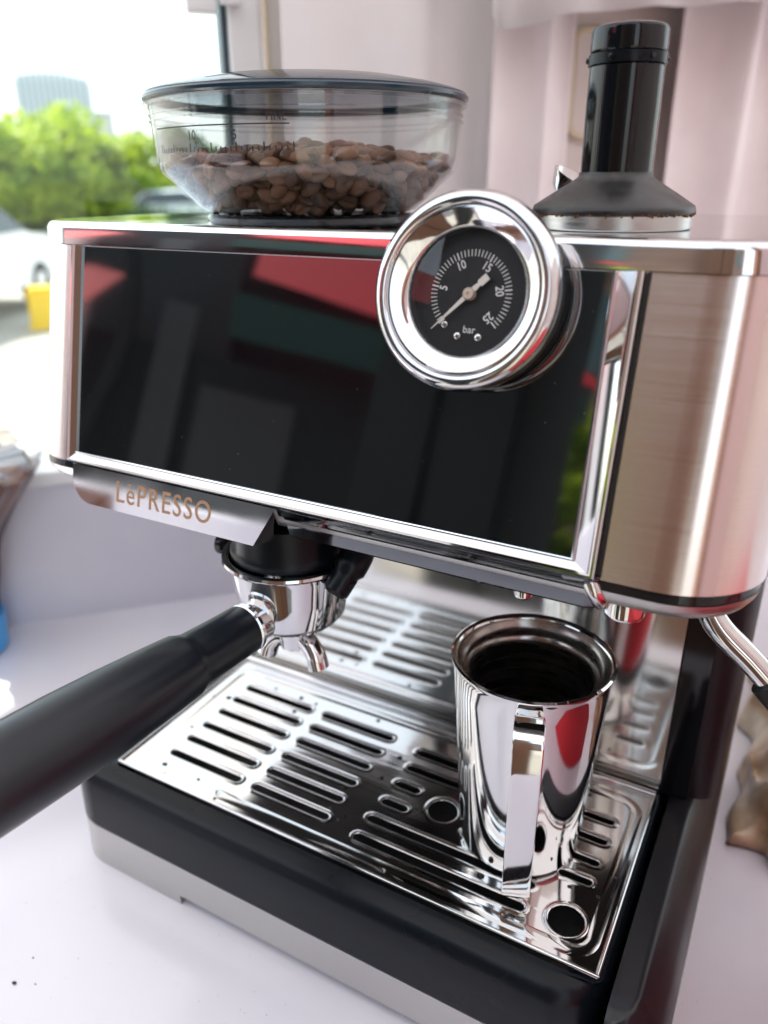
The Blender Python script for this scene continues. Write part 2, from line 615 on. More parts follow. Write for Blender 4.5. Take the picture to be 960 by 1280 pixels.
leaf_mats = []
for nme, c0, c1 in (('bright_leaves', (0.17, 0.28, 0.015), (0.42, 0.52, 0.04)), ('dark_leaves', (0.04, 0.11, 0.03), (0.10, 0.20, 0.05))):
    m = mat(nme, c0, 0.55)
    add_noise(m, nscale=1.2, detail=5, colors=[c0, c1], lo=0.38, hi=0.6)
    t = m.node_tree
    pb = t.nodes['Principled BSDF']
    tl = N(m, 'ShaderNodeBsdfTranslucent')
    src = pb.inputs['Base Color'].links[0].from_socket
    L(m, src, tl.inputs[0])
    mx = N(m, 'ShaderNodeMixShader')
    mx.inputs[0].default_value = 0.45
    L(m, pb.outputs[0], mx.inputs[1])
    L(m, tl.outputs[0], mx.inputs[2])
    L(m, mx.outputs[0], t.nodes['Material Output'].inputs[0])
    leaf_mats.append(m)
bark = mat('bark', (0.09, 0.07, 0.05), 0.9)

def tree(x, y, h, w_, m, label, seed, n=7000, size=9):
    """x, y in metres from the machine, h and w_ in metres"""
    rng = random.Random(seed)
    t = thing('tree', label, 'tree', 'trees beyond the road')
    X0, Y0 = x * 100, y * 100
    bt = tube([(X0, Y0, GZ - 5), (X0 + 8, Y0, GZ + h * 35), (X0 - 4, Y0 + 6, GZ + h * 62)], [h * 5, h * 3.5, h * 1.5], 10)
    for k in range(7):
        a = k * 0.9 + rng.random()
        z0 = GZ + h * rng.uniform(28, 50)
        join(bt, tube([(X0, Y0, z0), (X0 + math.cos(a) * w_ * 22, Y0 + math.sin(a) * w_ * 22, z0 + h * 16), (X0 + math.cos(a) * w_ * 38, Y0 + math.sin(a) * w_ * 38, z0 + h * 26)], [h * 2, h * 1.2, h * 0.5], 6))
    obj('trunk', bt, bark, t)
    bc = bmesh.new()
    k = 26
    for i in range(k):
        a, rr = rng.random() * 2 * PI, math.sqrt(rng.random()) * 0.36
        zz = rng.uniform(0.22, 0.84)
        shrink = 1.0 - max(0, zz - 0.55) * 1.5
        c = (X0 + math.cos(a) * rr * w_ * 100 * shrink, Y0 + math.sin(a) * rr * w_ * 100 * shrink, GZ + zz * h * 100)
        leafmass(bc, c, rng.uniform(0.10, 0.19) * w_ * 100, n // k, size, rng)
    obj('crown', bc, m, t)
    return t

cx, cy = 0.30, -0.26
def polar(az, dist):
    """azimuth from +Y towards +X, in degrees, as seen from the stall's serving side"""
    return cx + dist * math.sin(R(az)), cy + dist * math.cos(R(az))

trees = [(-54.5, 26, 3.9, 5.4, 0, 'broad bright green tree at the far left of the window view'),
         (-49.8, 27, 3.6, 5.4, 0, 'broad bright green tree standing below the pale tower'),
         (-46.0, 28, 3.2, 4.6, 0, 'low bright green tree nearest to the bean hopper'),
         (-42.0, 33, 3.8, 3.6, 1, 'darker green tree half hidden behind the bean hopper')]
for i, (az, di, h, w_, mi, lab) in enumerate(trees):
    px, py = polar(az, di)
    tree(px, py, h, w_, leaf_mats[mi], lab, 20 + i, n=9000, size=10)
# hedge under the trees
b = bmesh.new()
rng = random.Random(5)
for k in range(60):
    az = -60 + k * 0.5
    px, py = polar(az, 25.5 + rng.random() * 1.5)
    leafmass(b, (px * 100, py * 100, GZ + 55), 60, 110, 9, rng)
obj('hedge', b, leaf_mats[1], kind='stuff', label='dark low hedge under the trees')

# tower
tw = thing('tower_building', 'pale grey high-rise with curved top and vertical fins beyond the trees', 'building')
tm = mat('pale_tower', (0.55, 0.58, 0.60), 0.5)
tg_ = mat('tower_glass', (0.33, 0.42, 0.46), 0.3)
px, py = polar(-49.4, 150)
tdir = Vector((math.cos(R(-49.4)), -math.sin(R(-49.4)), 0))
tr_ = Vector((math.cos(R(49.4)), math.sin(R(49.4)), 0))
tf = Vector((-math.sin(R(49.4)), math.cos(R(49.4)), 0))
TM = Matrix((tr_, tf, Vector((0, 0, 1)))).transposed().to_4x4()
TM.translation = Vector((px * 100, py * 100, 0))
def tb(x0, x1, y0, y1, z0, z1):
    b_ = box(x0 * 100, x1 * 100, y0 * 100, y1 * 100, z0 * 100, z1 * 100)
    b_.transform(TM)
    return b_
obj('wall', tb(-5.8, 5.8, 0, 9, -1.3, 15.0), tm, tw)
for i in range(13):
    xx = -5.4 + i * 0.9
    top = 17.0 - 0.03 * (xx + 1) ** 2
    obj('fin', tb(xx - 0.16, xx + 0.16, -0.6, -0.02, -1.3, top), tm, tw)
    if i < 12:
        obj('window', tb(xx + 0.2, xx + 0.7, -0.25, -0.03, -1.3, top - 0.6), tg_, tw)
obj('roof', tb(-5.2, 5.2, 0.5, 8, 15.02, 15.8), tm, tw)
obj('wall', tb(6.0, 8.8, 2, 9, -1.3, 11.2), mat('tower_annex', (0.45, 0.46, 0.46), 0.6), tw, label='lower annex of the tower')

# cars
def car(x, y, rz, paint, label, name='parked_car'):
    t = thing(name, label, 'car', 'cars parked outside')
    L_, W_ = 430.0, 176.0
    prof = [(-215, 35), (-213, 78), (-195, 92), (-120, 99), (-62, 142), (60, 146), (125, 103), (195, 96), (214, 74), (215, 35)]
    lo = []
    for yy, k in ((-W_ / 2, 0.94), (-W_ / 2 + 9, 1.0), (W_ / 2 - 9, 1.0), (W_ / 2, 0.94)):
        lo.append([(px_ * (0.985 if k < 1 else 1), yy * (0.86 if pz > 110 else 1), 35 + (pz - 35) * k) for px_, pz in prof])
    bm_ = loft(lo)
    paint_m = mat(name + '_paint', paint, 0.2, coat=0.6)
    bodyo = obj('body', bm_, paint_m, t)
    glz = mat('car_glass', (0.03, 0.045, 0.05), 0.05)
    for sgn in (-1, 1):
        gb = bmesh.new()
        vs = [(-100, 103), (-58, 136), (56, 140), (108, 106)]
        a = [gb.verts.new((q[0], sgn * (W_ / 2 * (0.87 if q[1] > 110 else 0.99) + 1.0), q[1])) for q in vs]
        c = [gb.verts.new((q[0], sgn * (W_ / 2 * (0.87 if q[1] > 110 else 0.99) - 3.0), q[1])) for q in vs]
        gb.faces.new(a); gb.faces.new(c[::-1])
        for k in range(4):
            gb.faces.new((a[k], c[k], c[(k + 1) % 4], a[(k + 1) % 4]))
        bmesh.ops.recalc_face_normals(gb, faces=gb.faces)
        obj('side_window', gb, glz, t)
    for sgn, (xa, za, xb, zb) in ((1, (66, 141, 122, 106)), (-1, (-68, 138, -118, 102))):
        gb = bmesh.new()
        q = [(xa, -66, za + 1), (xa, 66, za + 1), (xb, 74, zb + 1), (xb, -74, zb + 1)]
        a = [gb.verts.new(v) for v in q]
        c = [gb.verts.new((v[0] - sgn * 3, v[1], v[2] - 3)) for v in q]
        gb.faces.new(a); gb.faces.new(c[::-1])
        for k in range(4):
            gb.faces.new((a[k], c[k], c[(k + 1) % 4], a[(k + 1) % 4]))
        bmesh.ops.recalc_face_normals(gb, faces=gb.faces)
        obj('windscreen', gb, glz, t)
    rub = mat('tyre', (0.02, 0.02, 0.02), 0.8)
    for wx in (-135, 135):
        for sy in (-1, 1):
            mt = Matrix.Translation((wx, sy * (W_ / 2 - 9), 32)) @ Matrix.Rotation(PI / 2, 4, 'X')
            wh = obj('tyre', lathe([(18, -10), (30, -10), (32, -7), (32, 7), (30, 10), (18, 10)], 28, mt, closed=True), rub, t)
            obj('rim', lathe([(0, -8), (17.9, -8), (17.9, 8), (0, 8)], 20, mt), band_steel, wh)
    for sy in (-1, 1):
        obj('headlight', box(206, 217.5, sy * 62 - 18, sy * 62 + 18, 68, 80, 2), mat('lamp_glass', (0.8, 0.8, 0.78), 0.1), t)
        obj('tail_light', box(-216.5, -206, sy * 66 - 14, sy * 66 + 14, 74, 86, 2), mat('tail_red', (0.4, 0.02, 0.02), 0.2), t)
    t.location = (x, y, GZ * S)
    t.rotation_euler = (0, 0, rz)
    return t
px, py = polar(-58.4, 11.8)
car(px, py, R(118), (0.8, 0.8, 0.8), 'white car at the left edge of the window view beside the yellow box')
px, py = polar(-43.2, 27)
car(px, py, R(35), (0.72, 0.76, 0.8), 'silver car parked before the hedge just above the machine top')
px, py = polar(-40.0, 29)
car(px, py, R(30), (0.25, 0.3, 0.36), 'dark blue car parked behind the bean hopper bowl')
# yellow box
yb = thing('barrier_box', 'bright yellow barrier box standing on the concrete outside', 'barrier')
px, py = polar(-51.9, 10.6)
ym = mat('yellow_plastic', (0.80, 0.52, 0.01), 0.4)
b = loft([[(x * 1.0, y, 0) for x, y in rrect(-19, 19, -15, 15, 3, 3, 4)], [(x * 0.95, y * 0.95, 46) for x, y in rrect(-19, 19, -15, 15, 3, 3, 4)]])
obj('body', b, ym, yb)
obj('cap', box(-16, 16, -12, 12, 46.05, 50, 1.5), ym, yb)
obj('foot', box(-21, 21, -17, 17, -0.0, 3.5, 1), ym, yb)
yb.location = (px, py, GZ * S)
yb.rotation_euler = (0, 0, R(50))

# shop across the way, seen only in the reflections
ks = thing('shop_kiosk', 'dark kiosk with sloping red awnings across the way, mirrored in the black glass', 'kiosk')
kd = Vector((math.sin(R(-38)), -math.cos(R(-38)), 0))
kr = Vector((-kd.y, kd.x, 0))
if kr.x < 0:
    kr = -kr
KM = Matrix((kr, kd, Vector((0, 0, 1)))).transposed().to_4x4()
if KM.determinant() < 0:
    KM = Matrix((kr, kd, Vector((0, 0, 1)))).transposed().to_4x4()
KM.translation = kd * 420
def kb(x0, x1, y0, y1, z0, z1, bev=0):
    b_ = box(x0, x1, y0, y1, z0, z1, bev)
    b_.transform(KM)
    bmesh.ops.recalc_face_normals(b_, faces=b_.faces)
    return b_
red_paint = mat('red_fascia', (0.92, 0.03, 0.05), 0.6)
kdark = mat('kiosk_dark', (0.008, 0.011, 0.012), 0.6)
kgrey = mat('kiosk_grey', (0.07, 0.075, 0.078), 0.5)
kglass = mat('kiosk_window', (0.10, 0.16, 0.17), 0.15)
obj('wall', kb(-170, 260, 192, 400, GZ, 238), kdark, ks)
obj('wall', kb(-150, 210, 40, 191, GZ, 99), kdark, ks)
obj('side_wall', kb(-170, -10, 100, 190, 101, 190), mat('kiosk_slate', (0.035, 0.04, 0.042), 0.6), ks)
aw = bmesh.new()
aw.faces.new([aw.verts.new(KM @ Vector(v)) for v in ((0, -40, 134), (210, -40, 122), (210, 190, 235), (0, 190, 247))])
translucent(red_paint, 0.5)
obj('awning', aw, red_paint, ks)
aw = bmesh.new()
aw.faces.new([aw.verts.new(KM @ Vector(v)) for v in ((-104, -60, 92), (-78, -60, 92), (-78, 60, 140), (-104, 60, 140))])
obj('awning', aw, red_paint, ks)
obj('valance_board', kb(-8, 200, -39, -36, 100, 124), mat('green_board', (0.006, 0.035, 0.024), 0.4), ks)
obj('pillar', kb(-118, -92, 20, 39, GZ, 125), white_fabric, ks)
obj('pillar', kb(-50, -30, 30, 39, GZ, 125), kgrey, ks)
obj('window', kb(120, 180, 36, 39.5, -10, 60), kglass, ks)
obj('hanging_pipe', tube([KM @ Vector((-75 + 10 * math.sin(t * 0.5), 20, 160 - t * 18)) for t in range(12)], 5, 10), kdark, ks)
obj('door', kb(-20, 40, 36, 39.5, GZ, 80), kgrey, ks)
for az, di, h, w_, lab in ((-163, 12, 4.2, 4.6, 'big green tree across the way mirrored in the chrome edge'),):
    px, py = 0.1 + di * math.sin(R(az)), di * math.cos(R(az))
    tree(px, py, h, w_, leaf_mats[0], lab, 50 + int(di), n=6000, size=16)
obj('pink_reflection_wall', box(80, 150, -62, -58, GZ, 111.9), pink_fabric_wall, kind='structure')  # unseen wall, added so the steel side reflects pink
br = thing('brown_reflection_building', 'plain brown building added out of view for the brown reflection in the steel', 'building')  # invented block, put there to turn the brushed steel's reflection brown
brm = add_noise(mat('brown_render', (0.24, 0.15, 0.115), 0.8), nscale=1.5, colors=[(0.20, 0.12, 0.09), (0.30, 0.19, 0.145)])
obj('wall', box(-560, 900, -2400, -1700, GZ, 1100), brm, br)
for kx in range(5):
    for kz in range(3):
        obj('window', box(-480 + kx * 280, -360 + kx * 280, -1699.5, -1694, 120 + kz * 320, 300 + kz * 320, 2), kglass, br)
obj('roof', box(-580, 920, -2420, -1680, 1100.5, 1130, 4), kgrey, br)
# low white parapet and tall dark cabinet, both unseen, added for reflections in the chrome
obj('reflection_parapet', box(-75, -10, -61, -56, TZ, 20, 0.5), counter_m, kind='structure')
obj('reflection_parapet_side', box(-75, -71, -55.9, -20, TZ, 20, 0.5), counter_m, kind='structure')
cab = thing('dark_reflection_cabinet', 'tall dark two-door cabinet added out of view to darken the reflections', 'cabinet')
obj('body', box(-46, -14, -150, -112, GZ, 128, 1), kdark, cab)
obj('door', box(-45, -31, -111.9, -110, GZ + 4, 126, 0.5), kdark, cab)
obj('door', box(-29, -15, -111.9, -110, GZ + 4, 126, 0.5), kdark, cab)
cab2 = thing('brown_reflection_cabinet', 'broad brown cabinet added out of view, reflected in the steel', 'cabinet')  # out of view, put in for a dark brown reflection
obj('body', box(10, 62, -150, -112, GZ, 128, 1), mat('brown_cabinet_wood', (0.12, 0.06, 0.035), 0.5), cab2)
obj('door', box(12, 35, -111.9, -110, GZ + 4, 126, 0.5), mat('brown_cabinet_door', (0.16, 0.08, 0.045), 0.5), cab2)
obj('door', box(37, 60, -111.9, -110, GZ + 4, 126, 0.5), mat('brown_cabinet_door', (0.16, 0.08, 0.045), 0.5), cab2)
BB = thing('brown_reflection_packet', 'brown glossy packet added out of view at the front left, mirrored in the logo bar', 'packet')  # unseen, added to give the logo bar its brown reflection
bbm = loft([[(x - 24, y - 24, TZ + z) for x, y in rrect(-w_, w_, -d_, d_, min(1.2, d_ * 0.8), min(1.2, d_ * 0.8), 5)] for z, w_, d_ in ((0.1, 5, 3.4), (2, 5.6, 3.8), (14, 5.7, 3.6), (20, 5.6, 1.6), (22, 5.8, 0.5))])
obj('body', bbm, mat('brown_packet_film', (0.20, 0.07, 0.035), 0.25), BB)
# unseen red box, added for red reflections in the pitcher and the steel
rt = thing('red_reflection_crate', 'red plastic crate added out of view on the right, mirrored in the pitcher', 'crate')
redp = mat('red_plastic', (0.66, 0.012, 0.025), 0.3)
obj('floor_panel', box(37.4, 69.6, -15.6, 7.6, TZ + 0.02, TZ + 0.8), redp, rt)
for x0_, x1_, y0_, y1_ in ((37, 37.8, -16, 8), (69.2, 70, -16, 8), (37.82, 69.18, -16, -15.2), (37.82, 69.18, 7.2, 8)):
    obj('side_panel', box(x0_, x1_, y0_, y1_, TZ + 0.02, 13.0, 0.1), redp, rt)
obj('rim', loft([[(x, y, z) for x, y in rrect(36.6, 70.4, -16.4, 8.4, 1.5, 1.5, 6, k)] for z, k in ((12.6, 0.0), (13.6, 0.0), (13.9, 0.3), (13.9, 1.6), (13.05, 1.7))], cap=False), redp, rt)
obj('lid', box(38.5, 68.5, -14.5, 6.5, 13.1, 13.6, 0.2), redp, rt)
# unseen brown post, added to put a brown band into the shell's reflection
obj('brown_reflection_post', box(72, 79, -57, -50, GZ, 111.9, 0.5), mat('brown_wood', (0.22, 0.10, 0.055), 0.5), kind='structure')

# ================================================================ ESPRESSO MACHINE
EM = thing('espresso_machine', 'large steel and black espresso machine with round pressure gauge on a white counter', 'espresso machine')
PT, PB = 33.05, 23.465          # panel top and bottom height
LEAN = -2.241
pe = Vector((0, LEAN, PB - PT)).normalized()     # down along the panel
pn = Vector((0, pe.z, -pe.y))                    # outward normal
if pn.y > 0:
    pn = -pn
PM = Matrix((Vector((1, 0, 0)), -pe, pn)).transposed().to_4x4()
PM.translation = Vector((0, 0, PT))             # local x right, y up the panel, z outwards
def pbox(x0, x1, v0, v1, o0, o1, bev=0.0, seg=2):
    b_ = box(x0, x1, -v1, -v0, o0, o1, bev, seg)
    b_.transform(PM)
    return b_

HX0, HX1, HYB = -4.05, 30.0, 20.0
def head_loop(z, inset=0.0, rf=3.3):
    yf = LEAN * (PT - z) / (PT - PB)
    return [(x, y, z) for x, y in rrect(HX0, HX1, yf + 0.02, HYB, rf, 1.2, 18, inset)]
obj('shell', loft([head_loop(z) for z in (23.35, 26, 29, 33.02)]), brushed, EM, angle=50)
obj('shell_band', loft([head_loop(22.98, 0.12), head_loop(23.33, 0.12)]), black_gloss, EM, angle=50)
obj('lower_lip', loft([[(x, y, z) for x, y in rrect(HX0, HX1, -2.3, HYB, 3.2, 1.2, 18, 0.08 + k)] for z, k in ((22.96, 0.0), (22.7, 0.08), (22.4, 0.28), (22.2, 0.65))]), band_steel, EM, angle=50)
obj('underside', loft([[(x, y, z) for x, y in rrect(HX0 + 1.2, HX1 - 1.2, 0.0, HYB - 0.5, 2, 1, 10)] for z in (21.9, 22.18)]), black_matte, EM)
# cap
cl = []
for z, ins in ((33.06, 0.0), (33.72, 0.09), (33.88, 0.17), (33.96, 0.28), (34.0, 0.5)):
    cl.append([(x, y, z) for x, y in rrect(HX0 - 0.08, HX1 + 0.08, -0.12, HYB, 3.3, 1.2, 18, ins)])
obj('top_cap', loft(cl), chrome, EM, angle=60)
# seam shadow line
obj('cap_seam', loft([head_loop(33.025, 0.15), head_loop(33.055, 0.15)]), black_matte, EM)

# front frame: left, right, bottom bars with an inward slope
def bevel_bar(p0, p1, q0, q1, h0, h1):
    """bar between outer edge p0-p1 and inner edge q0-q1 in panel coords (x, v)"""
    b_ = bmesh.new()
    lo = []
    for (a, c) in ((p0, q0), (p1, q1)):
        ax, av = a; cx_, cv = c
        dx, dv = cx_ - ax, cv - av
        def pt(t, h):
            return PM @ Vector((ax + dx * t, -(av + dv * t), h))
        lo.append([pt(0, 0.0), pt(0, h0 - 0.05), pt(0.06, h0), pt(0.16, h0), pt(0.30, h0 - 0.10), pt(0.85, h1 + 0.05), pt(0.92, h1 + 0.12), pt(1.0, h1 + 0.10), pt(1.0, 0.0)])
    return loft(lo)
VB = 9.86
fr = empty('front_frame', EM)
obj('side_bar', bevel_bar((25.0, 0.08), (25.0, VB), (24.02, 0.08), (24.12, VB - 0.5), 0.55, 0.22), chrome, fr, angle=20)
obj('side_bar', bevel_bar((0.0, 0.08), (0.0, VB), (0.46, 0.08), (0.46, VB - 0.5), 0.5, 0.2), chrome, fr, angle=20)
obj('bottom_bar', bevel_bar((0.0, VB), (25.0, VB), (0.46, VB - 0.5), (24.12, VB - 0.5), 0.52, 0.2), chrome, fr, angle=20)
obj('glass_panel', pbox(0.4, 24.3, 0.08, VB - 0.4, 0.02, 0.22, 0.03), glass_black, EM)
obj('panel_gap', pbox(25.02, 25.13, 0.05, VB, 0.0, 0.06), black_matte, EM)

# logo bar
lb_out = []
x0, x1, v0, v1 = 0.55, 11.95, VB + 0.02, 11.62
pts = [(x0, v0), (x0, v0 + 0.7)]
for i in range(9):
    a = R(180 + 90 * i / 8)
    pts.append((x0 + 1.3 + 1.3 * math.cos(a), v0 + 0.5 - 1.25 * math.sin(a) + 0.0))
pts += [(x1 - 0.75, v1), (x1 + 0.2, v0)]
pts = [(x, min(v, v1)) for x, v in pts]
lb = loft([[PM @ Vector((x + (0.06 if h > 0.55 else 0), -v, h)) for x, v in pts] for h in (-1.4, 0.52, 0.58)])
logo_bar = obj('logo_bar', lb, chrome, EM, angle=25)
tbm = text_bm('L\u00e8PRESSO', 1.5, 0.006, 1.15, bold=0.004)
tbm.transform(PM @ Matrix.Translation((6.2, -(v0 + 0.88), 0.588)) @ Matrix.Diagonal((0.77, 0.92, 1, 1)))
obj('lettering', tbm, gold_print, logo_bar)
# chrome fascia below the frame, right of the logo bar
fz0 = PM @ Vector((0, -(VB + 0.02), 0.45))
def fl(x):
    return [(x, fz0.y, fz0.z), (x, fz0.y + 0.06, fz0.z - 0.12), (x, fz0.y + 0.55, fz0.z - 0.75), (x, -1.9, 22.02), (x, -1.78, 21.9), (x, -1.3, 21.9), (x, -1.3, 23.2), (x, fz0.y + 0.2, fz0.z)]
dark_chrome = mat('dark_chrome', (0.16, 0.17, 0.185), 0.06, 1.0)
obj('fascia', loft([fl(12.2), fl(24.6), [(x + 0.35, y + 0.25, z) for x, y, z in fl(24.75)]]), dark_chrome, EM, angle=25)
cc = empty('corner_bracket', EM)
obj('bracket', tube(smooth_pts([(24.7, -2.1, 23.3), (25.0, -2.05, 22.7), (25.1, -1.5, 22.15), (25.0, -0.6, 22.0)], 6), 0.3, 14), chrome, cc)

# ---- gauge
GM = PM @ Matrix.Translation((19.64, -1.14, 0))
gz0 = 0.0
gauge = empty('pressure_gauge', EM)
obj('housing', lathe([(0, 0.0), (2.95, 0.0), (2.95, 0.97), (0, 0.97)], 72, GM), black_matte, gauge)
bez = [(2.9, 0.85), (3.1, 1.0), (3.2, 1.25), (3.22, 1.55), (3.15, 1.82), (3.0, 1.98), (2.86, 2.03), (2.74, 1.99), (2.68, 1.90), (2.66, 1.84), (2.63, 1.84), (2.58, 1.86), (2.3, 1.70), (2.12, 1.56), (2.06, 1.50), (2.03, 1.42), (2.02, 1.0), (2.3, 0.96)]
obj('bezel', lathe(bez, 128, GM, closed=True), chrome, gauge, angle=50)
obj('dial', lathe([(0, 0.98), (2.015, 0.98), (2.015, 1.0), (0, 1.0)], 64, GM), dial_black, gauge)
tick0 = None
for i in range(51):
    a = R(225 - 270 * i / 50)
    big = i % 10 == 0
    b_ = box(1.22 if not big else 1.19, 1.44, -0.014 - 0.008 * big, 0.014 + 0.008 * big, 1.003, 1.012)
    b_.transform(GM @ Matrix.Rotation(a, 4, 'Z'))
    obj('tick', b_, dial_white, gauge)
for s_, a in (('5', 171), ('10', 117), ('15', 63), ('20', 9), ('25', -45)):
    b_ = text_bm(s_, 0.40, 0.003, bold=0.004)
    b_.transform(GM @ Matrix.Rotation(R(a), 4, 'Z') @ Matrix.Translation((1.0, 0, 1.008)) @ Matrix.Rotation(R(-90), 4, 'Z') @ Matrix.Diagonal((0.85, 1, 1, 1)))
    obj('numeral', b_, dial_white, gauge)
b_ = text_bm('bar', 0.34, 0.003)
b_.transform(GM @ Matrix.Translation((0.1, -1.15, 1.008)))
obj('unit_mark', b_, dial_white, gauge)
for sx, sy in ((-0.29, -1.38), (0.46, -1.37), (-0.80, -1.04)):
    sc_ = obj('screw', lathe([(0, 1.0), (0.12, 1.0), (0.115, 1.05), (0.06, 1.075), (0, 1.08)], 20, GM @ Matrix.Translation((sx, sy, 0))), screw_mat, gauge)
    for k in (0.4, 0.4 + PI / 2):
        b_ = box(-0.075, 0.075, -0.014, 0.014, 1.06, 1.086)
        b_.transform(GM @ Matrix.Translation((sx, sy, 0)) @ Matrix.Rotation(k, 4, 'Z'))
        obj('recess', b_, black_matte, gauge)
na = R(225)
def needle_bm():
    lo = [(-1.72, 0.012), (-0.25, 0.075), (0.3, 0.09), (0.46, 0.06), (0.50, 0.12), (0.84, 0.12)]
    b_ = bmesh.new()
    up_, dn_ = [], []
    outl = [(x, w_) for x, w_ in lo] + [(x, -w_) for x, w_ in reversed(lo)]
    return loft([[(x, y, z) for x, y in outl] for z in (1.16, 1.185)])
b_ = needle_bm()
b_.transform(GM @ Matrix.Rotation(R(225 - 180 + 0), 4, 'Z'))
obj('needle', b_, needle_white, gauge)
obj('hub', lathe([(0, 1.0), (0.2, 1.0), (0.21, 1.2), (0.17, 1.26), (0.06, 1.27), (0.04, 1.22), (0, 1.22)], 32, GM), hub_mat, gauge)
obj('lens', lathe([(2.015, 1.38), (1.2, 1.42), (0, 1.43)], 64, GM), lens_clear, gauge)

# ---- base
BX0, BX1, BY0, BY1 = -3.1, 30.0, -4.35, 20.0
obj('steel_band', loft([[(x, y, z) for x, y in rrect(BX0, BX1, BY0, BY1, 2.6, 1.0, 14, 0.0)] for z in (0.0, 2.18)]), band_steel, EM, angle=50)
def foot_seg(xa, xb):
    out = [(x, y) for x, y in rrect(BX0, BX1, BY0, BY1, 2.6, 1.0, 14, 0.0)]
    sel = [(x, y) for x, y in out if xa <= x <= xb and y < 6]
    return sel
# apron corners that reach down to the counter on both sides of the long notch
for xa, xb in ((BX0, 5.3), (24.2, BX1)):
    lo = []
    for z in (TZ + 0.02, -0.01):
        o_ = rrect(BX0, BX1, BY0, BY1, 2.6, 1.0, 14, 0.0)
        poly = sorted([(x, y) for x, y in o_ if xa <= x <= xb and y < 0], key=lambda q: q[0])
        if xa == BX0:
            poly = poly + [(5.3, BY0), (5.3, BY0 + 4), (BX0, BY0 + 4)]
        else:
            poly = [(24.2, BY0 + 4), (24.2, BY0)] + poly + [(BX1, BY0 + 4)]
        lo.append([(x, y, z) for x, y in poly])
    obj('apron_foot', loft(lo), band_steel, EM, angle=50)
for fx, fy in ((-1, 17), (28, 17)):
    obj('rubber_foot', lathe([(0, TZ), (1.1, TZ), (1.2, -0.01), (0, -0.01)], 20, Matrix.Translation((fx, fy, 0))), black_rubber, EM)
obj('notch_lining', box(5.32, 24.18, BY0 + 1.5, BY0 + 3.9, -0.4, -0.01), black_rubber, EM)
# black tray body with a rounded shoulder, open inside
def tray_loop(z, ins):
    return [(x, y, z) for x, y in rrect(BX0, 27.55, BY0, 10.0, 2.5, 0.6, 14, ins)]
obj('drip_tray', loft([tray_loop(2.22, 0.02), tray_loop(3.8, 0.05), tray_loop(4.9, 0.12), tray_loop(5.35, 0.28), tray_loop(5.65, 0.6), tray_loop(5.8, 1.1)] , cap=False), black_satin, EM, angle=60)
def ring_loop(x0, x1, y0, y1, r, z):
    return [(x, y, z) for x, y in rrect(x0, x1, y0, y1, r, 0.3 if r < 1 else 0.6, 14)]
obj('tray_rim', loft([tray_loop(5.8, 1.1), ring_loop(0.15, 27.2, -3.05, 9.4, 0.4, 5.86), ring_loop(0.25, 27.1, -2.95, 9.3, 0.4, 5.7), ring_loop(0.25, 27.1, -2.95, 9.3, 0.4, 4.4)], cap=False), black_satin, EM, angle=50)
obj('tray_well', box(0.3, 27.05, -2.9, 9.1, 4.3, 4.4), black_matte, EM)
# right side arm: flat top sheet, edge, outer shoulder
arm = []
for y in (-3.4, 9.0):
    pass
def arm_sec(y, dx=0.0, dz=0.0):
    return [(27.62, y, 2.22), (27.62, y, 5.72 - dz), (27.9, y, 5.84 - dz), (28.45 - dx, y, 6.05 - dz), (28.62 - dx, y, 6.1 - dz), (28.8 - dx, y, 6.05 - dz), (29.6 - dx * 0.6, y, 5.0 - dz * 0.8), (29.95 - dx * 0.4, y, 3.8), (29.97 - dx * 0.4, y, 2.22)]
arm_pts = [arm_sec(-4.3, 1.0, 1.6), arm_sec(-4.2, 0.6, 0.8), arm_sec(-3.95, 0.3, 0.35), arm_sec(-3.5, 0.1, 0.1), arm_sec(-2.9), arm_sec(20)]
obj('side_arm', loft(arm_pts), dark_grey_paint, EM, angle=55)
# column and rear body
colp = []
def col_loop(z):
    # outline seen from above of the right hand column
    pts = [(27.12, 9.25), (28.5, 9.25)]
    for i in range(9):
        a = R(-90 + 90 * i / 8)
        pts.append((28.5 + 1.45 * math.cos(a), 10.7 + 1.45 * math.sin(a)))
    pts += [(29.95, 19.9), (0.1, 19.9), (0.1, 9.6), (27.12, 9.6)]
    return [(x, y, z) for x, y in pts]
obj('rear_body', loft([col_loop(6.12), col_loop(22.17)]), dark_grey_paint, EM, angle=50)
obj('column_lining', box(27.14, 28.5, 9.05, 9.23, 6.0, 22.1, 0.03), black_gloss, EM)
obj('rear_base', box(BX0 + 0.3, 27.6, 10.02, 19.8, 2.22, 6.1, 0.2), black_satin, EM)
obj('back_plate', box(0.42, 27.08, 9.1, 9.3, 5.9, 22.0, 0.02), plate_steel, EM)

# ---- drip grate
holes = []
ya = [6.02, 4.68, 3.33, 1.9, 0.54, -0.84]
for y in ya:
    holes.append(slot(2.35, 7.25, y))
    holes.append(slot(8.05, 12.85, y))
for y, xa, xb in ((5.75, 14.5, 18.9), (4.4, 14.6, 18.9), (3.0, 14.6, 16.1), (1.55, 14.6, 16.1), (3.0, 19.1, 21.2), (1.55, 19.1, 21.2), (5.75, 20.0, 23.0), (4.4, 20.0, 23.0),
                  (0.17, 14.5, 23.3), (-1.2, 14.5, 23.3)):
    holes.append(slot(xa, xb, y))
for y in (5.7, 4.25, 2.8, 1.55):
    holes.append(slot(24.0, 25.6, y, 0.2))
holes.append(circ(17.7, 2.35, 0.78))
holes.append(circ(25.1, -0.9, 0.80))
plate = curve_plate([(0.35, -2.9), (27.0, -2.9), (27.0, 8.95), (0.35, 8.95)], holes, 0.16, 0.055, 2)
bmesh.ops.translate(plate, vec=(0, 0, 6.02), verts=plate.verts)
grate = obj('drip_grate', plate, mirror_steel, EM, angle=60)
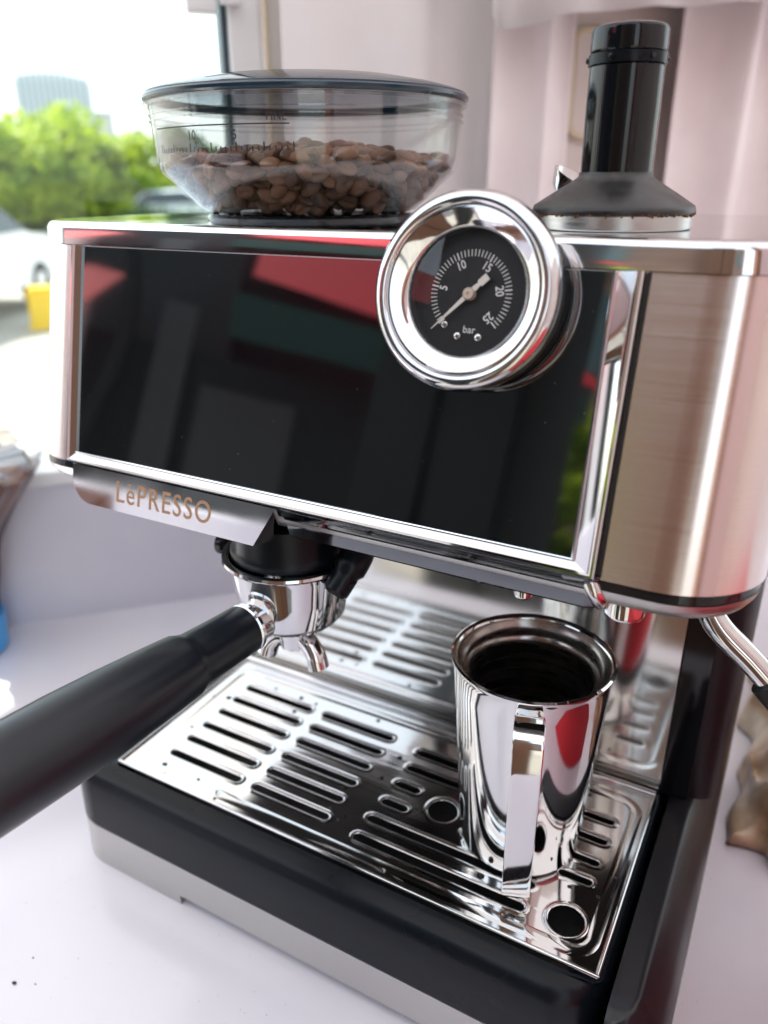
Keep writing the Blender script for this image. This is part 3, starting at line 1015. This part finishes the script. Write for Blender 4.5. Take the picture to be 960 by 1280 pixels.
# pressed lips round every opening: thin raised rings
def ring_path(lp, z):
    return [(x, y, z) for x, y in lp] + [(lp[0][0], lp[0][1], z)]
def grow(lp, g):
    cxm = sum(p[0] for p in lp) / len(lp); cym = sum(p[1] for p in lp) / len(lp)
    n_ = len(lp); out = []
    for i in range(n_):
        a, c = Vector(lp[i - 1]), Vector(lp[(i + 1) % n_])
        t_ = (c - a).normalized()
        nn = Vector((t_.y, -t_.x))
        if nn.dot(Vector(lp[i]) - Vector((cxm, cym))) < 0:
            nn = -nn
        out.append((lp[i][0] + nn.x * g, lp[i][1] + nn.y * g))
    return out
def lip(lp, wi, h):
    """smooth raised lip: inner edge at hole, outer fades to the plate"""
    prof = [(0.0, 0.0), (0.04, h * 0.75), (0.10, h), (wi * 0.55, h * 0.55), (wi * 0.8, h * 0.15), (wi, 0.004)]
    b_ = bmesh.new()
    rs = [[b_.verts.new((x, y, 6.018 + hh)) for x, y in grow(lp, g_)] for g_, hh in prof]
    n_ = len(lp)
    for a, c in zip(rs, rs[1:]):
        for k in range(n_):
            b_.faces.new((a[k], a[(k + 1) % n_], c[(k + 1) % n_], c[k]))
    bmesh.ops.recalc_face_normals(b_, faces=b_.faces)
    return b_
for lp in holes:
    obj('slot_lip', lip(lp, 0.26, 0.035), mirror_steel, grate, angle=80)
# embossed border line
bd = rrect(0.95, 26.4, -2.2, 7.6, 0.9, 0.9, 10)
brd = []
for g_, hh in ((-0.3, 0.003), (-0.16, 0.03), (0, 0.045), (0.16, 0.03), (0.3, 0.003)):
    brd.append([(x, y, 6.018 + hh) for x, y in grow(bd, g_)])
obj('embossed_border', loft(brd, cap=False), mirror_steel, grate, angle=80)
# folded rims of the grate
for p in (((0.35, 8.6, 6.1), (27.0, 8.6, 6.1)), ((0.35, -2.86, 6.05), (27.0, -2.86, 6.05)), ((26.96, -2.86, 6.05), (26.96, 8.6, 6.05)), ((0.39, -2.86, 6.05), (0.39, 8.6, 6.05))):
    r_ = 0.22 if p[0][1] > 0 and p[1][1] > 0 else 0.1
    obj('folded_rim', tube([p[0], p[1]], r_, 14), mirror_steel, grate)

# ---- underneath the head
gh = empty('group_head', EM)
GC = Vector((10.45, 0.4, 0))
obj('gasket', lathe([(0, 19.9), (2.5, 19.9), (2.7, 20.02), (2.72, 20.25), (2.55, 20.5), (2.5, 21.88), (0, 21.88)], 48, Matrix.Translation(GC)), black_satin, gh)
obj('clamp', tube(smooth_pts([(13.2, 1.0, 21.6), (14.1, 0.5, 20.9), (14.0, -0.4, 20.0), (13.7, -1.0, 19.2)], 6), [0.9] * 6 + [0.75] * 6 + [0.6] * 6 + [0.45], 16), black_satin, gh)
obj('cross_block', box(6.5, 16.5, 0.8, 5, 20.8, 21.85, 0.3), black_satin, gh)
ws = empty('hot_water_spout', EM)
obj('collar', lathe([(0.55, 20.95), (0.72, 20.95), (0.78, 21.1), (0.78, 22.1), (0.5, 22.1)], 32, Matrix.Translation((25.6, 0.2, 0))), chrome, ws)
obj('tip', lathe([(0, 20.98), (0.5, 20.98), (0.5, 21.5), (0, 21.5)], 24, Matrix.Translation((25.6, 0.2, 0))), black_matte, ws)
obj('nozzle', lathe([(0, 19.6), (0.35, 19.6), (0.42, 19.8), (0.42, 21.88)], 24, Matrix.Translation((21.2, 2.0, 0))), chrome, EM)
obj('sensor_prong', lathe([(0, 20.7), (0.2, 20.7), (0.35, 21.1), (0.4, 21.88)], 16, Matrix.Translation((17.2, 1.0, 0))), black_matte, EM)
# steam wand
swp = smooth_pts([(27.3, 4.6, 22.0), (27.75, 4.3, 20.6), (28.6, 4.0, 19.3), (30.0, 4.0, 18.1), (31.3, 4.0, 16.9), (33.0, 4.0, 15.2), (33.9, 4.0, 13.2), (34.2, 4.0, 10.5)], 8)
wand = obj('steam_wand', tube(swp, 0.52, 20), chrome, EM)
gp = [p for p in swp if p.x > 30.75 and p.z > 13.0]
obj('grip', tube(gp, 0.78, 20), black_rubber, wand)

# ---- bean hopper
HX, HY = 7.25, 8.0
HC = Matrix.Translation((HX, HY, 0))
hop = empty('bean_hopper', EM)
obj('collar', lathe([(0, 34.0), (4.95, 34.0), (5.0, 34.12), (4.85, 34.26), (0, 34.28)], 64, HC), black_gloss, hop)
BOWL = [(3.6, 34.3), (4.75, 34.31), (5.05, 34.4), (5.35, 34.65), (6.85, 36.0), (7.0, 36.42), (7.06, 36.9), (7.2, 38.85)]
obj('bowl', lathe(BOWL, 96, HC), hopper_clear, hop)
obj('bowl_inner_wall', lathe([(r - 0.14, z + 0.03) for r, z in BOWL], 96, HC), hopper_clear, hop)
obj('bowl_lip', lathe([(7.18, 38.7), (7.34, 38.7), (7.38, 38.82), (7.18, 38.86)], 96, HC, closed=True), hopper_clear, hop)
for zz in (38.35, 38.1):
    obj('bowl_bead', lathe([(7.17, zz - 0.03), (7.22, zz - 0.03), (7.22, zz + 0.03), (7.17, zz + 0.03)], 96, HC, closed=True), hopper_clear, hop)
lidrim = obj('lid_rim', lathe([(7.0, 38.88), (7.32, 38.88), (7.42, 38.98), (7.42, 39.1), (7.3, 39.22), (7.0, 39.26)], 96, HC, closed=True), mat('navy_rim', (0.01, 0.03, 0.05), 0.2), hop)
obj('lid', lathe([(7.3, 39.25), (7.0, 39.36), (6.2, 39.56), (5.0, 39.78), (3.2, 39.92), (0, 39.98)], 96, HC), lid_clear, hop)
# scale on the bowl wall
mark_m = mat('dark_print', (0.03, 0.025, 0.03), 0.5)
def on_bowl(b_, ang, z, r):
    a = R(ang)
    m_ = HC @ Matrix.Translation((r * math.cos(a), r * math.sin(a), z)) @ Matrix.Rotation(a + PI / 2, 4, 'Z') @ Matrix.Rotation(PI / 2, 4, 'X')
    b_.transform(m_)
    return b_
for i in range(31):
    ang = -118 + i * 1.9
    hh = 0.32 if i % 5 == 0 else 0.18
    obj('scale_mark', on_bowl(box(-0.028, 0.028, 0, hh, 0, 0.01), ang, 36.75, 7.10), mark_m, hop)
for s_, ang, z, sz in (('10', -97, 37.35, 0.5), ('5', -80, 37.32, 0.5), ('FINE', -66, 37.95, 0.42)):
    obj('scale_text', on_bowl(text_bm(s_, sz, 0.003), ang, z, 7.20), mark_m, hop)
lo = []
for z, r in ((37.68, 7.17), (37.73, 7.175)):
    lo.append([Vector((HX + r * math.cos(R(a)), HY + r * math.sin(R(a)), z)) for a in range(-120, -60, 2)])
b_ = bmesh.new()
g0 = [[b_.verts.new(v) for v in l] for l in lo]
for k in range(len(g0[0]) - 1):
    b_.faces.new((g0[0][k], g0[0][k + 1], g0[1][k + 1], g0[1][k]))
obj('scale_line', b_, mark_m, hop)

# ---- beans
def bean_mesh():
    b_ = bmesh.new()
    bmesh.ops.create_uvsphere(b_, u_segments=14, v_segments=9, radius=1)
    for v in b_.verts:
        x, y, z = v.co
        zz = z * 0.30 if z > 0 else z * 0.16
        if z > 0:
            zz = z * 0.34
        groove = math.exp(-(y / 0.16) ** 2) * 0.15 if z <= 0.2 else 0
        v.co = Vector((x * 0.50, y * 0.33, zz * 0.92 + (groove if z < 0.2 else 0)))
    finish(b_, 80)
    bmesh.ops.scale(b_, vec=(S, S, S), verts=b_.verts)
    me = bpy.data.meshes.new('coffee_bean')
    b_.to_mesh(me)
    b_.free()
    me.materials.append(bean_m)
    return me
bmsh = bean_mesh()
rng = random.Random(11)
def bowl_r(z):
    return float(np.interp(z, [34.3, 34.65, 36.1, 36.45, 38.85], [4.7, 5.2, 6.7, 6.85, 7.05]))
def top_z(x, y):
    return 36.75 + 0.45 * math.cos((x - 1.0) * 0.4) * math.cos(y * 0.3) - 0.03 * abs(x)
cand = []
pts_ = []
tries = 0
while tries < 60000 and len(pts_) < 900:
    tries += 1
    x, y = rng.uniform(-7, 7), rng.uniform(-7, 7)
    z = rng.uniform(34.6, 37.4)
    rr = math.hypot(x, y)
    lim = bowl_r(z) - 0.42
    tz = top_z(x, y)
    if rr > lim or z > tz:
        continue
    if rr < lim - 0.95 and z < tz - 0.6:
        continue
    if all((x - p[0]) ** 2 + (y - p[1]) ** 2 + ((z - p[2]) * 1.35) ** 2 > 0.29 for p in pts_):
        pts_.append((x, y, z))
camdir = Vector((0.66, -0.75, 0))
pts_.sort(key=lambda p: -(p[0] * camdir.x + p[1] * camdir.y))
rest = bmesh.new()
for i, (x, y, z) in enumerate(pts_):
    rr = math.hypot(x, y)
    ang = math.atan2(y, x)
    if rr > bowl_r(z) - 1.5 and z < top_z(x, y) - 0.5:
        base = Matrix.Rotation(ang, 4, 'Z') @ Matrix.Rotation(R(90 + rng.uniform(-25, 25)), 4, 'Y') @ Matrix.Rotation(rng.gauss(PI / 2, 0.7), 4, 'Z')
        if rng.random() < 0.5:
            base = base @ Matrix.Rotation(PI, 4, 'X')
    else:
        base = Matrix.Rotation(rng.uniform(0, 6.28), 4, 'Z') @ Matrix.Rotation(rng.uniform(-0.6, 0.6), 4, 'X') @ Matrix.Rotation(rng.choice([0, PI]) + rng.uniform(-0.5, 0.5), 4, 'Y')
    mtx = Matrix.Translation(Vector((HX + x, HY + y, z)) * S) @ base @ Matrix.Diagonal((rng.uniform(0.85, 1.1),) * 3 + (1,))
    if i < 300:
        o = bpy.data.objects.new('coffee_bean', bmsh)
        COL.objects.link(o)
        o.matrix_world = mtx
        tag(o, 'roasted brown coffee bean in the heap inside the clear hopper', 'coffee bean', 'coffee beans in the hopper')
    else:
        tmp = bmesh.new()
        tmp.from_mesh(bmsh)
        join(rest, tmp, mtx)
obj('coffee_beans', rest, bean_m, scale=False, angle=80, kind='stuff', label='roasted coffee beans in the rear of the hopper heap')
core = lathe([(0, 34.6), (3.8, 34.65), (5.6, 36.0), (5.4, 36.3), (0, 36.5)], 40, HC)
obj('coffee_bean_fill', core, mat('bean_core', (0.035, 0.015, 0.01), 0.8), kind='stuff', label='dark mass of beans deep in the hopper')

# ================================================================ PORTAFILTER
PF = thing('portafilter', 'chrome portafilter with long black handle hanging under the logo bar', 'portafilter')
pm = Matrix.Translation(GC)
obj('basket', lathe([(2.82, 19.95), (2.82, 19.5), (2.4, 17.0), (0, 16.95), (0, 16.5), (1.6, 16.5), (2.25, 16.66), (2.5, 17.0), (2.66, 18.2), (2.86, 19.4), (2.92, 19.68), (3.08, 19.74), (3.16, 19.86), (3.12, 19.98), (2.9, 20.0)], 72, pm, closed=True), chrome, PF, angle=50)
hd = Vector((-0.115, -1, 0.0)).normalized()
hp = lambda t, z=17.45: (GC.x + hd.x * t + 0.1, GC.y - 0.3 + hd.y * t, z)
obj('neck', tube([hp(2.0), hp(2.6), hp(2.9)], [0.9, 0.9, 1.0], 24), chrome, PF)
obj('collar', tube([hp(2.75), hp(2.82), hp(2.98), hp(3.05)], [1.0, 1.12, 1.12, 1.06], 32), chrome, PF)
ts = [3.0, 3.1, 4.5, 6.0, 6.3, 6.6, 8, 10, 12, 14, 15.5, 16.3, 16.7, 16.8]
rs = [1.0, 1.12, 1.14, 1.18, 1.26, 1.38, 1.48, 1.6, 1.68, 1.7, 1.7, 1.45, 0.9, 0.2]
obj('handle', tube([hp(t) for t in ts], rs, 40), handle_black, PF, angle=60)
ear = obj('ear', tube([(7.3, 0.6, 19.45), (6.6, 0.45, 19.4), (6.25, 0.4, 19.4), (6.2, 0.4, 19.4)], [0.45, 0.58, 0.52, 0.3], 20), black_gloss, PF)
obj('ear_pin', tube([(8.0, 0.7, 19.4), (7.2, 0.5, 19.4)], 0.3, 14), chrome, PF)
# twin spout
spo = empty('spout', PF)
obj('stem', lathe([(0, 16.48), (0.95, 16.48), (0.9, 16.0), (0.8, 15.6), (0.75, 15.1), (0, 15.1)], 32, pm @ Matrix.Translation((0.2, -0.2, 0))), chrome, spo)
for sx in (-1, 1):
    q = smooth_pts([(GC.x + 0.2, GC.y - 0.2, 15.6), (GC.x + 0.2 + sx * 0.75, GC.y - 0.35, 15.5), (GC.x + 0.2 + sx * 1.3, GC.y - 0.5, 15.0), (GC.x + 0.2 + sx * 1.5, GC.y - 0.55, 14.4)], 6)
    obj('arm', tube(q, 0.5, 16), chrome, spo)

# ================================================================ MILK PITCHER
MP = thing('milk_pitcher', 'polished steel milk pitcher with flat strap handle standing on the drip grate', 'milk pitcher')
mc = Vector((21.6, 2.75, 0))
mm = Matrix.Translation(mc)
z0 = 6.1
prof = [(0, z0 + 0.05), (2.5, z0), (2.72, z0 + 0.08), (2.84, z0 + 0.3), (2.95, 8), (3.2, 12), (3.42, 15.2), (3.5, 16.0), (3.58, 16.25), (3.6, 16.4), (3.5, 16.46), (3.36, 16.4), (3.28, 16.2)]
obj('body', lathe(prof, 96, mm), cup_steel, MP, angle=50)
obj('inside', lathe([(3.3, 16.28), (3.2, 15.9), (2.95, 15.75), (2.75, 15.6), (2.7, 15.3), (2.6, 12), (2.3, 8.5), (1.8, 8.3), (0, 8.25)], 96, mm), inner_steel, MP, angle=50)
sd = Vector((0.30, -0.954, 0)).normalized()
sw = Vector((sd.y * -1, sd.x, 0)).normalized()
hpts = [mc + sd * r_ + Vector((0, 0, z_)) for r_, z_ in ((3.2, 15.35), (3.7, 15.72), (4.35, 15.75), (4.85, 15.35), (4.93, 14.4), (4.86, 12.9), (4.70, 10.4), (4.55, 8.4), (4.42, 7.1), (4.15, 6.62))]
obj('handle', tube(smooth_pts(hpts, 6), 0, 24, flat=(sw, 0.62, 0.13)), cup_steel, MP, angle=30)

# ================================================================ TAMPER
TP = thing('tamper', 'black tamper with flared skirt and steel base on top of the machine', 'tamper')
tmx = Matrix.Translation((22.5, 5.0, 0))
obj('base', lathe([(0, 34.02), (2.78, 34.02), (2.82, 34.08), (2.82, 34.5), (0, 34.5)], 72, tmx), band_steel, TP)
obj('skirt', lathe([(0, 34.52), (2.86, 34.52), (2.9, 34.62), (2.84, 34.8), (2.2, 35.2), (1.6, 35.55), (1.32, 35.75), (1.29, 35.9), (0, 35.9)], 72, tmx), tamper_skirt, TP, angle=50)
obj('shaft', lathe([(0, 35.9), (1.26, 35.9), (1.27, 38), (1.26, 39.2), (0, 39.2)], 64, tmx), tamper_black, TP)
obj('ring', lathe([(0, 39.21), (1.22, 39.21), (1.32, 39.25), (1.32, 39.58), (1.24, 39.62), (0, 39.62)], 64, tmx), black_satin, TP)
for k in range(6):
    a = k * PI / 3 + 0.35
    obj('stud', lathe([(0, 0), (0.10, 0), (0.08, 0.08), (0, 0.1)], 12, tmx @ Matrix.Translation((1.31 * math.cos(a), 1.31 * math.sin(a), 39.42)) @ Matrix.Rotation(a, 4, 'Z') @ Matrix.Rotation(PI / 2, 4, 'Y')), black_gloss, TP)
obj('top_knob', lathe([(0, 39.63), (1.26, 39.63), (1.29, 39.7), (1.29, 40.26), (1.23, 40.38), (1.1, 40.43), (0, 40.45)], 64, tmx), tamper_black, TP)
b = bmesh.new()
rng = random.Random(3)
for k in range(90):
    a = rng.uniform(-2.6, 0.3) if k % 3 else rng.uniform(0, 6.28)
    s_ = rng.uniform(0.02, 0.055)
    t_ = bmesh.new()
    bmesh.ops.create_icosphere(t_, subdivisions=1, radius=s_)
    join(b, t_, tmx @ Matrix.Translation((2.86 * math.cos(a), 2.86 * math.sin(a), 34.5 + rng.uniform(-0.03, 0.06))))
obj('coffee_residue', b, mat('coffee_crumb', (0.25, 0.10, 0.03), 0.9), TP, kind='stuff')

# small chrome cup behind the tamper
sc2 = thing('chrome_scoop', 'small chrome scoop lying behind the tamper', 'scoop')
obj('bowl', lathe([(0, 0), (0.8, 0.05), (1.25, 0.45), (1.5, 1.1), (1.45, 1.12), (1.15, 0.5), (0.75, 0.15), (0, 0.1)], 40, Matrix.Translation((18.9, 12.0, 34.6)) @ Matrix.Rotation(R(28), 4, 'Y')), chrome, sc2)
obj('handle', tube(smooth_pts([(20.2, 12.3, 34.9), (21.5, 12.9, 34.7), (23.5, 13.6, 34.2)], 5), 0, 12, flat=((0.35, -0.9, 0), 0.35, 0.08)), chrome, sc2)

# ================================================================ THINGS ROUND THE MACHINE
# bag at the left edge
BG = thing('coffee_bag', 'crumpled brown plastic bag in clear film, standing at the left edge of the counter', 'bag')
def crumple(prof, cxy, seed, amp, seg=90, per=7.0):
    b_ = bmesh.new()
    rings = []
    for r, z in prof:
        ring = []
        for k in range(seg):
            a = 2 * PI * k / seg
            d = Vector((math.cos(a), math.sin(a), 0))
            nn = noise.noise(Vector((d.x * 1.8, d.y * 1.8, z * 0.22 + seed))) + 0.6 * noise.noise(Vector((d.x * 4.2, d.y * 4.2, z * 0.6 + seed)))
            rr = r * (1 + amp * nn + amp * 0.35 * abs(math.sin(a * per + z * 0.3)))
            ring.append(b_.verts.new((cxy[0] + rr * d.x, cxy[1] + rr * d.y, z + amp * 5 * nn)))
        rings.append(ring)
    for a, c in zip(rings, rings[1:]):
        for k in range(seg):
            j = (k + 1) % seg
            b_.faces.new((a[k], a[j], c[j], c[k]))
    bmesh.ops.recalc_face_normals(b_, faces=b_.faces)
    return b_
bag_m = add_noise(mat('brown_plastic', (0.09, 0.03, 0.02), 0.2, coat=0.4), nscale=18, colors=[(0.012, 0.006, 0.005), (0.06, 0.02, 0.013), (0.22, 0.10, 0.06)], lo=0.35, hi=0.7)
bc = (-27.6, 6.2)
obj('wrap', crumple([(2.9, 3.4), (3.1, 5), (3.3, 6.5), (3.6, 8), (4.2, 9.6), (5.0, 11.2), (6.1, 13), (6.9, 14.2), (7.4, 15.0), (6.8, 15.8), (4.5, 15.6), (2.5, 15.2), (0.1, 15.4)], bc, 2.0, 0.16, per=11.0), bag_m, BG, angle=60)
obj('film', crumple([(6.6, 13.6), (7.1, 14.5), (7.5, 15.4), (7.7, 16.0), (7.8, 16.2), (7.5, 15.9)], bc, 7.0, 0.12, per=11.0), film_clear, BG, angle=60)
obj('blue_base', lathe([(0, 0.02), (2.7, 0.02), (3.0, 0.3), (3.2, 3.0), (3.1, 3.35), (0, 3.35)], 40, Matrix.Translation((bc[0], bc[1], TZ))), mat('blue_plastic', (0.05, 0.32, 0.68), 0.3), BG)

# towel on the right
tw_m = add_noise(mat('brown_towel', (0.36, 0.22, 0.12), 0.35), nscale=30, colors=[(0.26, 0.15, 0.08), (0.56, 0.40, 0.25), (0.80, 0.70, 0.56)], bump=0.4, bdist=0.002)
b = bmesh.new()
nx, ny = 90, 110
g = []
for i in range(nx):
    row = []
    for j in range(ny):
        u, v = i / (nx - 1), j / (ny - 1)
        x, y = 30.6 + u * 16, 13.6 + v * 20
        ed = min(u, 1 - u, v, 1 - v)
        env = min(1.0, ed * 6) ** 0.6
        wv = Vector((u * 2.2, v * 2.6, 0.3))
        q = noise.noise(wv * 1.0)
        rdg = 1 - abs(noise.noise(Vector((u * 2.4 + q, v * 3.0 + q, 1.7)))) * 2.2
        rdg2 = 1 - abs(noise.noise(Vector((u * 5 + q * 2, v * 5.5, 4.7)))) * 2
        rdg3 = 1 - abs(math.sin(u * 16 + 5 * q + v * 5)) * 1.3
        h = 0.25 + env * (1.2 + 2.3 * max(rdg, 0) + 1.1 * max(rdg2, 0) + 1.5 * max(rdg3, 0) + 2.2 * v)
        row.append(b.verts.new((x + 1.4 * noise.noise(wv * 2.5 + Vector((5, 0, 0))), y + 1.6 * noise.noise(wv * 2.3 + Vector((0, 7, 0))), TZ + max(0.12, h))))
    g.append(row)
for i in range(nx - 1):
    for j in range(ny - 1):
        b.faces.new((g[i][j], g[i + 1][j], g[i + 1][j + 1], g[i][j + 1]))
o = obj('towel', b, tw_m, angle=80)
tag(o, 'crumpled golden brown cloth heaped on the counter right of the machine', 'towel')
md = o.modifiers.new('thickness', 'SOLIDIFY')
md.thickness = 0.0012
# steel jar far right behind
SJ = thing('steel_jar', 'steel jar standing behind the machine at the right edge', 'jar')
mt = Matrix.Translation((41, 44, TZ))
obj('body', lathe([(0, 0.02), (4, 0.02), (4.2, 0.3), (4.2, 12), (3.8, 12.6), (3.6, 12.6), (3.6, 12)], 48, mt), band_steel, SJ)
obj('lid', lathe([(3.9, 12.62), (4.0, 13.6), (3.4, 14), (0, 14.1)], 48, mt), mat('jar_lid', (0.05, 0.06, 0.07), 0.3), SJ)

# coffee crumbs on the counter
rng = random.Random(8)
crm = mat('ground_coffee', (0.05, 0.025, 0.015), 0.9)
b = bmesh.new()
spots = [(1.26, -11.76, 0.10), (0.9, -10.4, 0.05), (2.2, -11.3, 0.04)]
for _ in range(260):
    spots.append((rng.uniform(-6, 34), rng.uniform(-15, -4.6) if rng.random() < 0.6 else rng.uniform(2, 12), rng.uniform(0.006, 0.022)))
for x, y, s_ in spots:
    if -3.2 < x < 30 and y > -4.4:
        continue
    t_ = bmesh.new()
    bmesh.ops.create_icosphere(t_, subdivisions=1, radius=s_)
    for v in t_.verts:
        v.co = Vector((v.co.x * rng.uniform(0.8, 1.6), v.co.y, v.co.z * 0.6)) * rng.uniform(0.85, 1.15)
    join(b, t_, Matrix.Translation((x, y, TZ + s_ * 0.4)))
obj('coffee_crumbs', b, crm, kind='stuff', label='scattered dark coffee crumbs on the white counter')

# water drops on the grate and the tray shoulder
water = mat('water', (1, 1, 1), 0.0, **{'Transmission Weight': 1.0, 'IOR': 1.33})
rng = random.Random(21)
b = bmesh.new()
for _ in range(70):
    x, y = rng.uniform(0.8, 26.6), rng.uniform(-2.6, 7.5)
    if any((min(p[0] for p in lp) - 0.35 < x < max(p[0] for p in lp) + 0.35) and (min(p[1] for p in lp) - 0.32 < y < max(p[1] for p in lp) + 0.32) for lp in holes):
        continue
    r_ = rng.uniform(0.05, 0.16)
    t_ = lathe([(0, -0.004), (r_, -0.004), (r_ * 0.96, r_ * 0.14), (r_ * 0.7, r_ * 0.33), (r_ * 0.35, r_ * 0.42), (0, r_ * 0.44)], 14)
    join(b, t_, Matrix.Translation((x, y, 6.024)) @ Matrix.Diagonal((rng.uniform(0.8, 1.3), rng.uniform(0.8, 1.2), 1, 1)))
obj('water_drops', b, water, kind='stuff', label='small water drops on the polished drip grate')

# dust specks on the black glass
dust = mat('dust', (0.55, 0.53, 0.5), 0.9)
rng = random.Random(77)
b = bmesh.new()
for _ in range(28):
    r_ = rng.uniform(0.005, 0.012)
    t_ = box(-r_, r_, -r_ * rng.uniform(0.4, 1), r_ * rng.uniform(0.4, 1), 0, 0.004)
    join(b, t_, PM @ Matrix.Translation((rng.uniform(0.6, 23.8), -rng.uniform(0.3, 9.2), 0.222)) @ Matrix.Rotation(rng.uniform(0, 3), 4, 'Z'))
obj('dust_specks', b, dust, EM, kind='stuff')
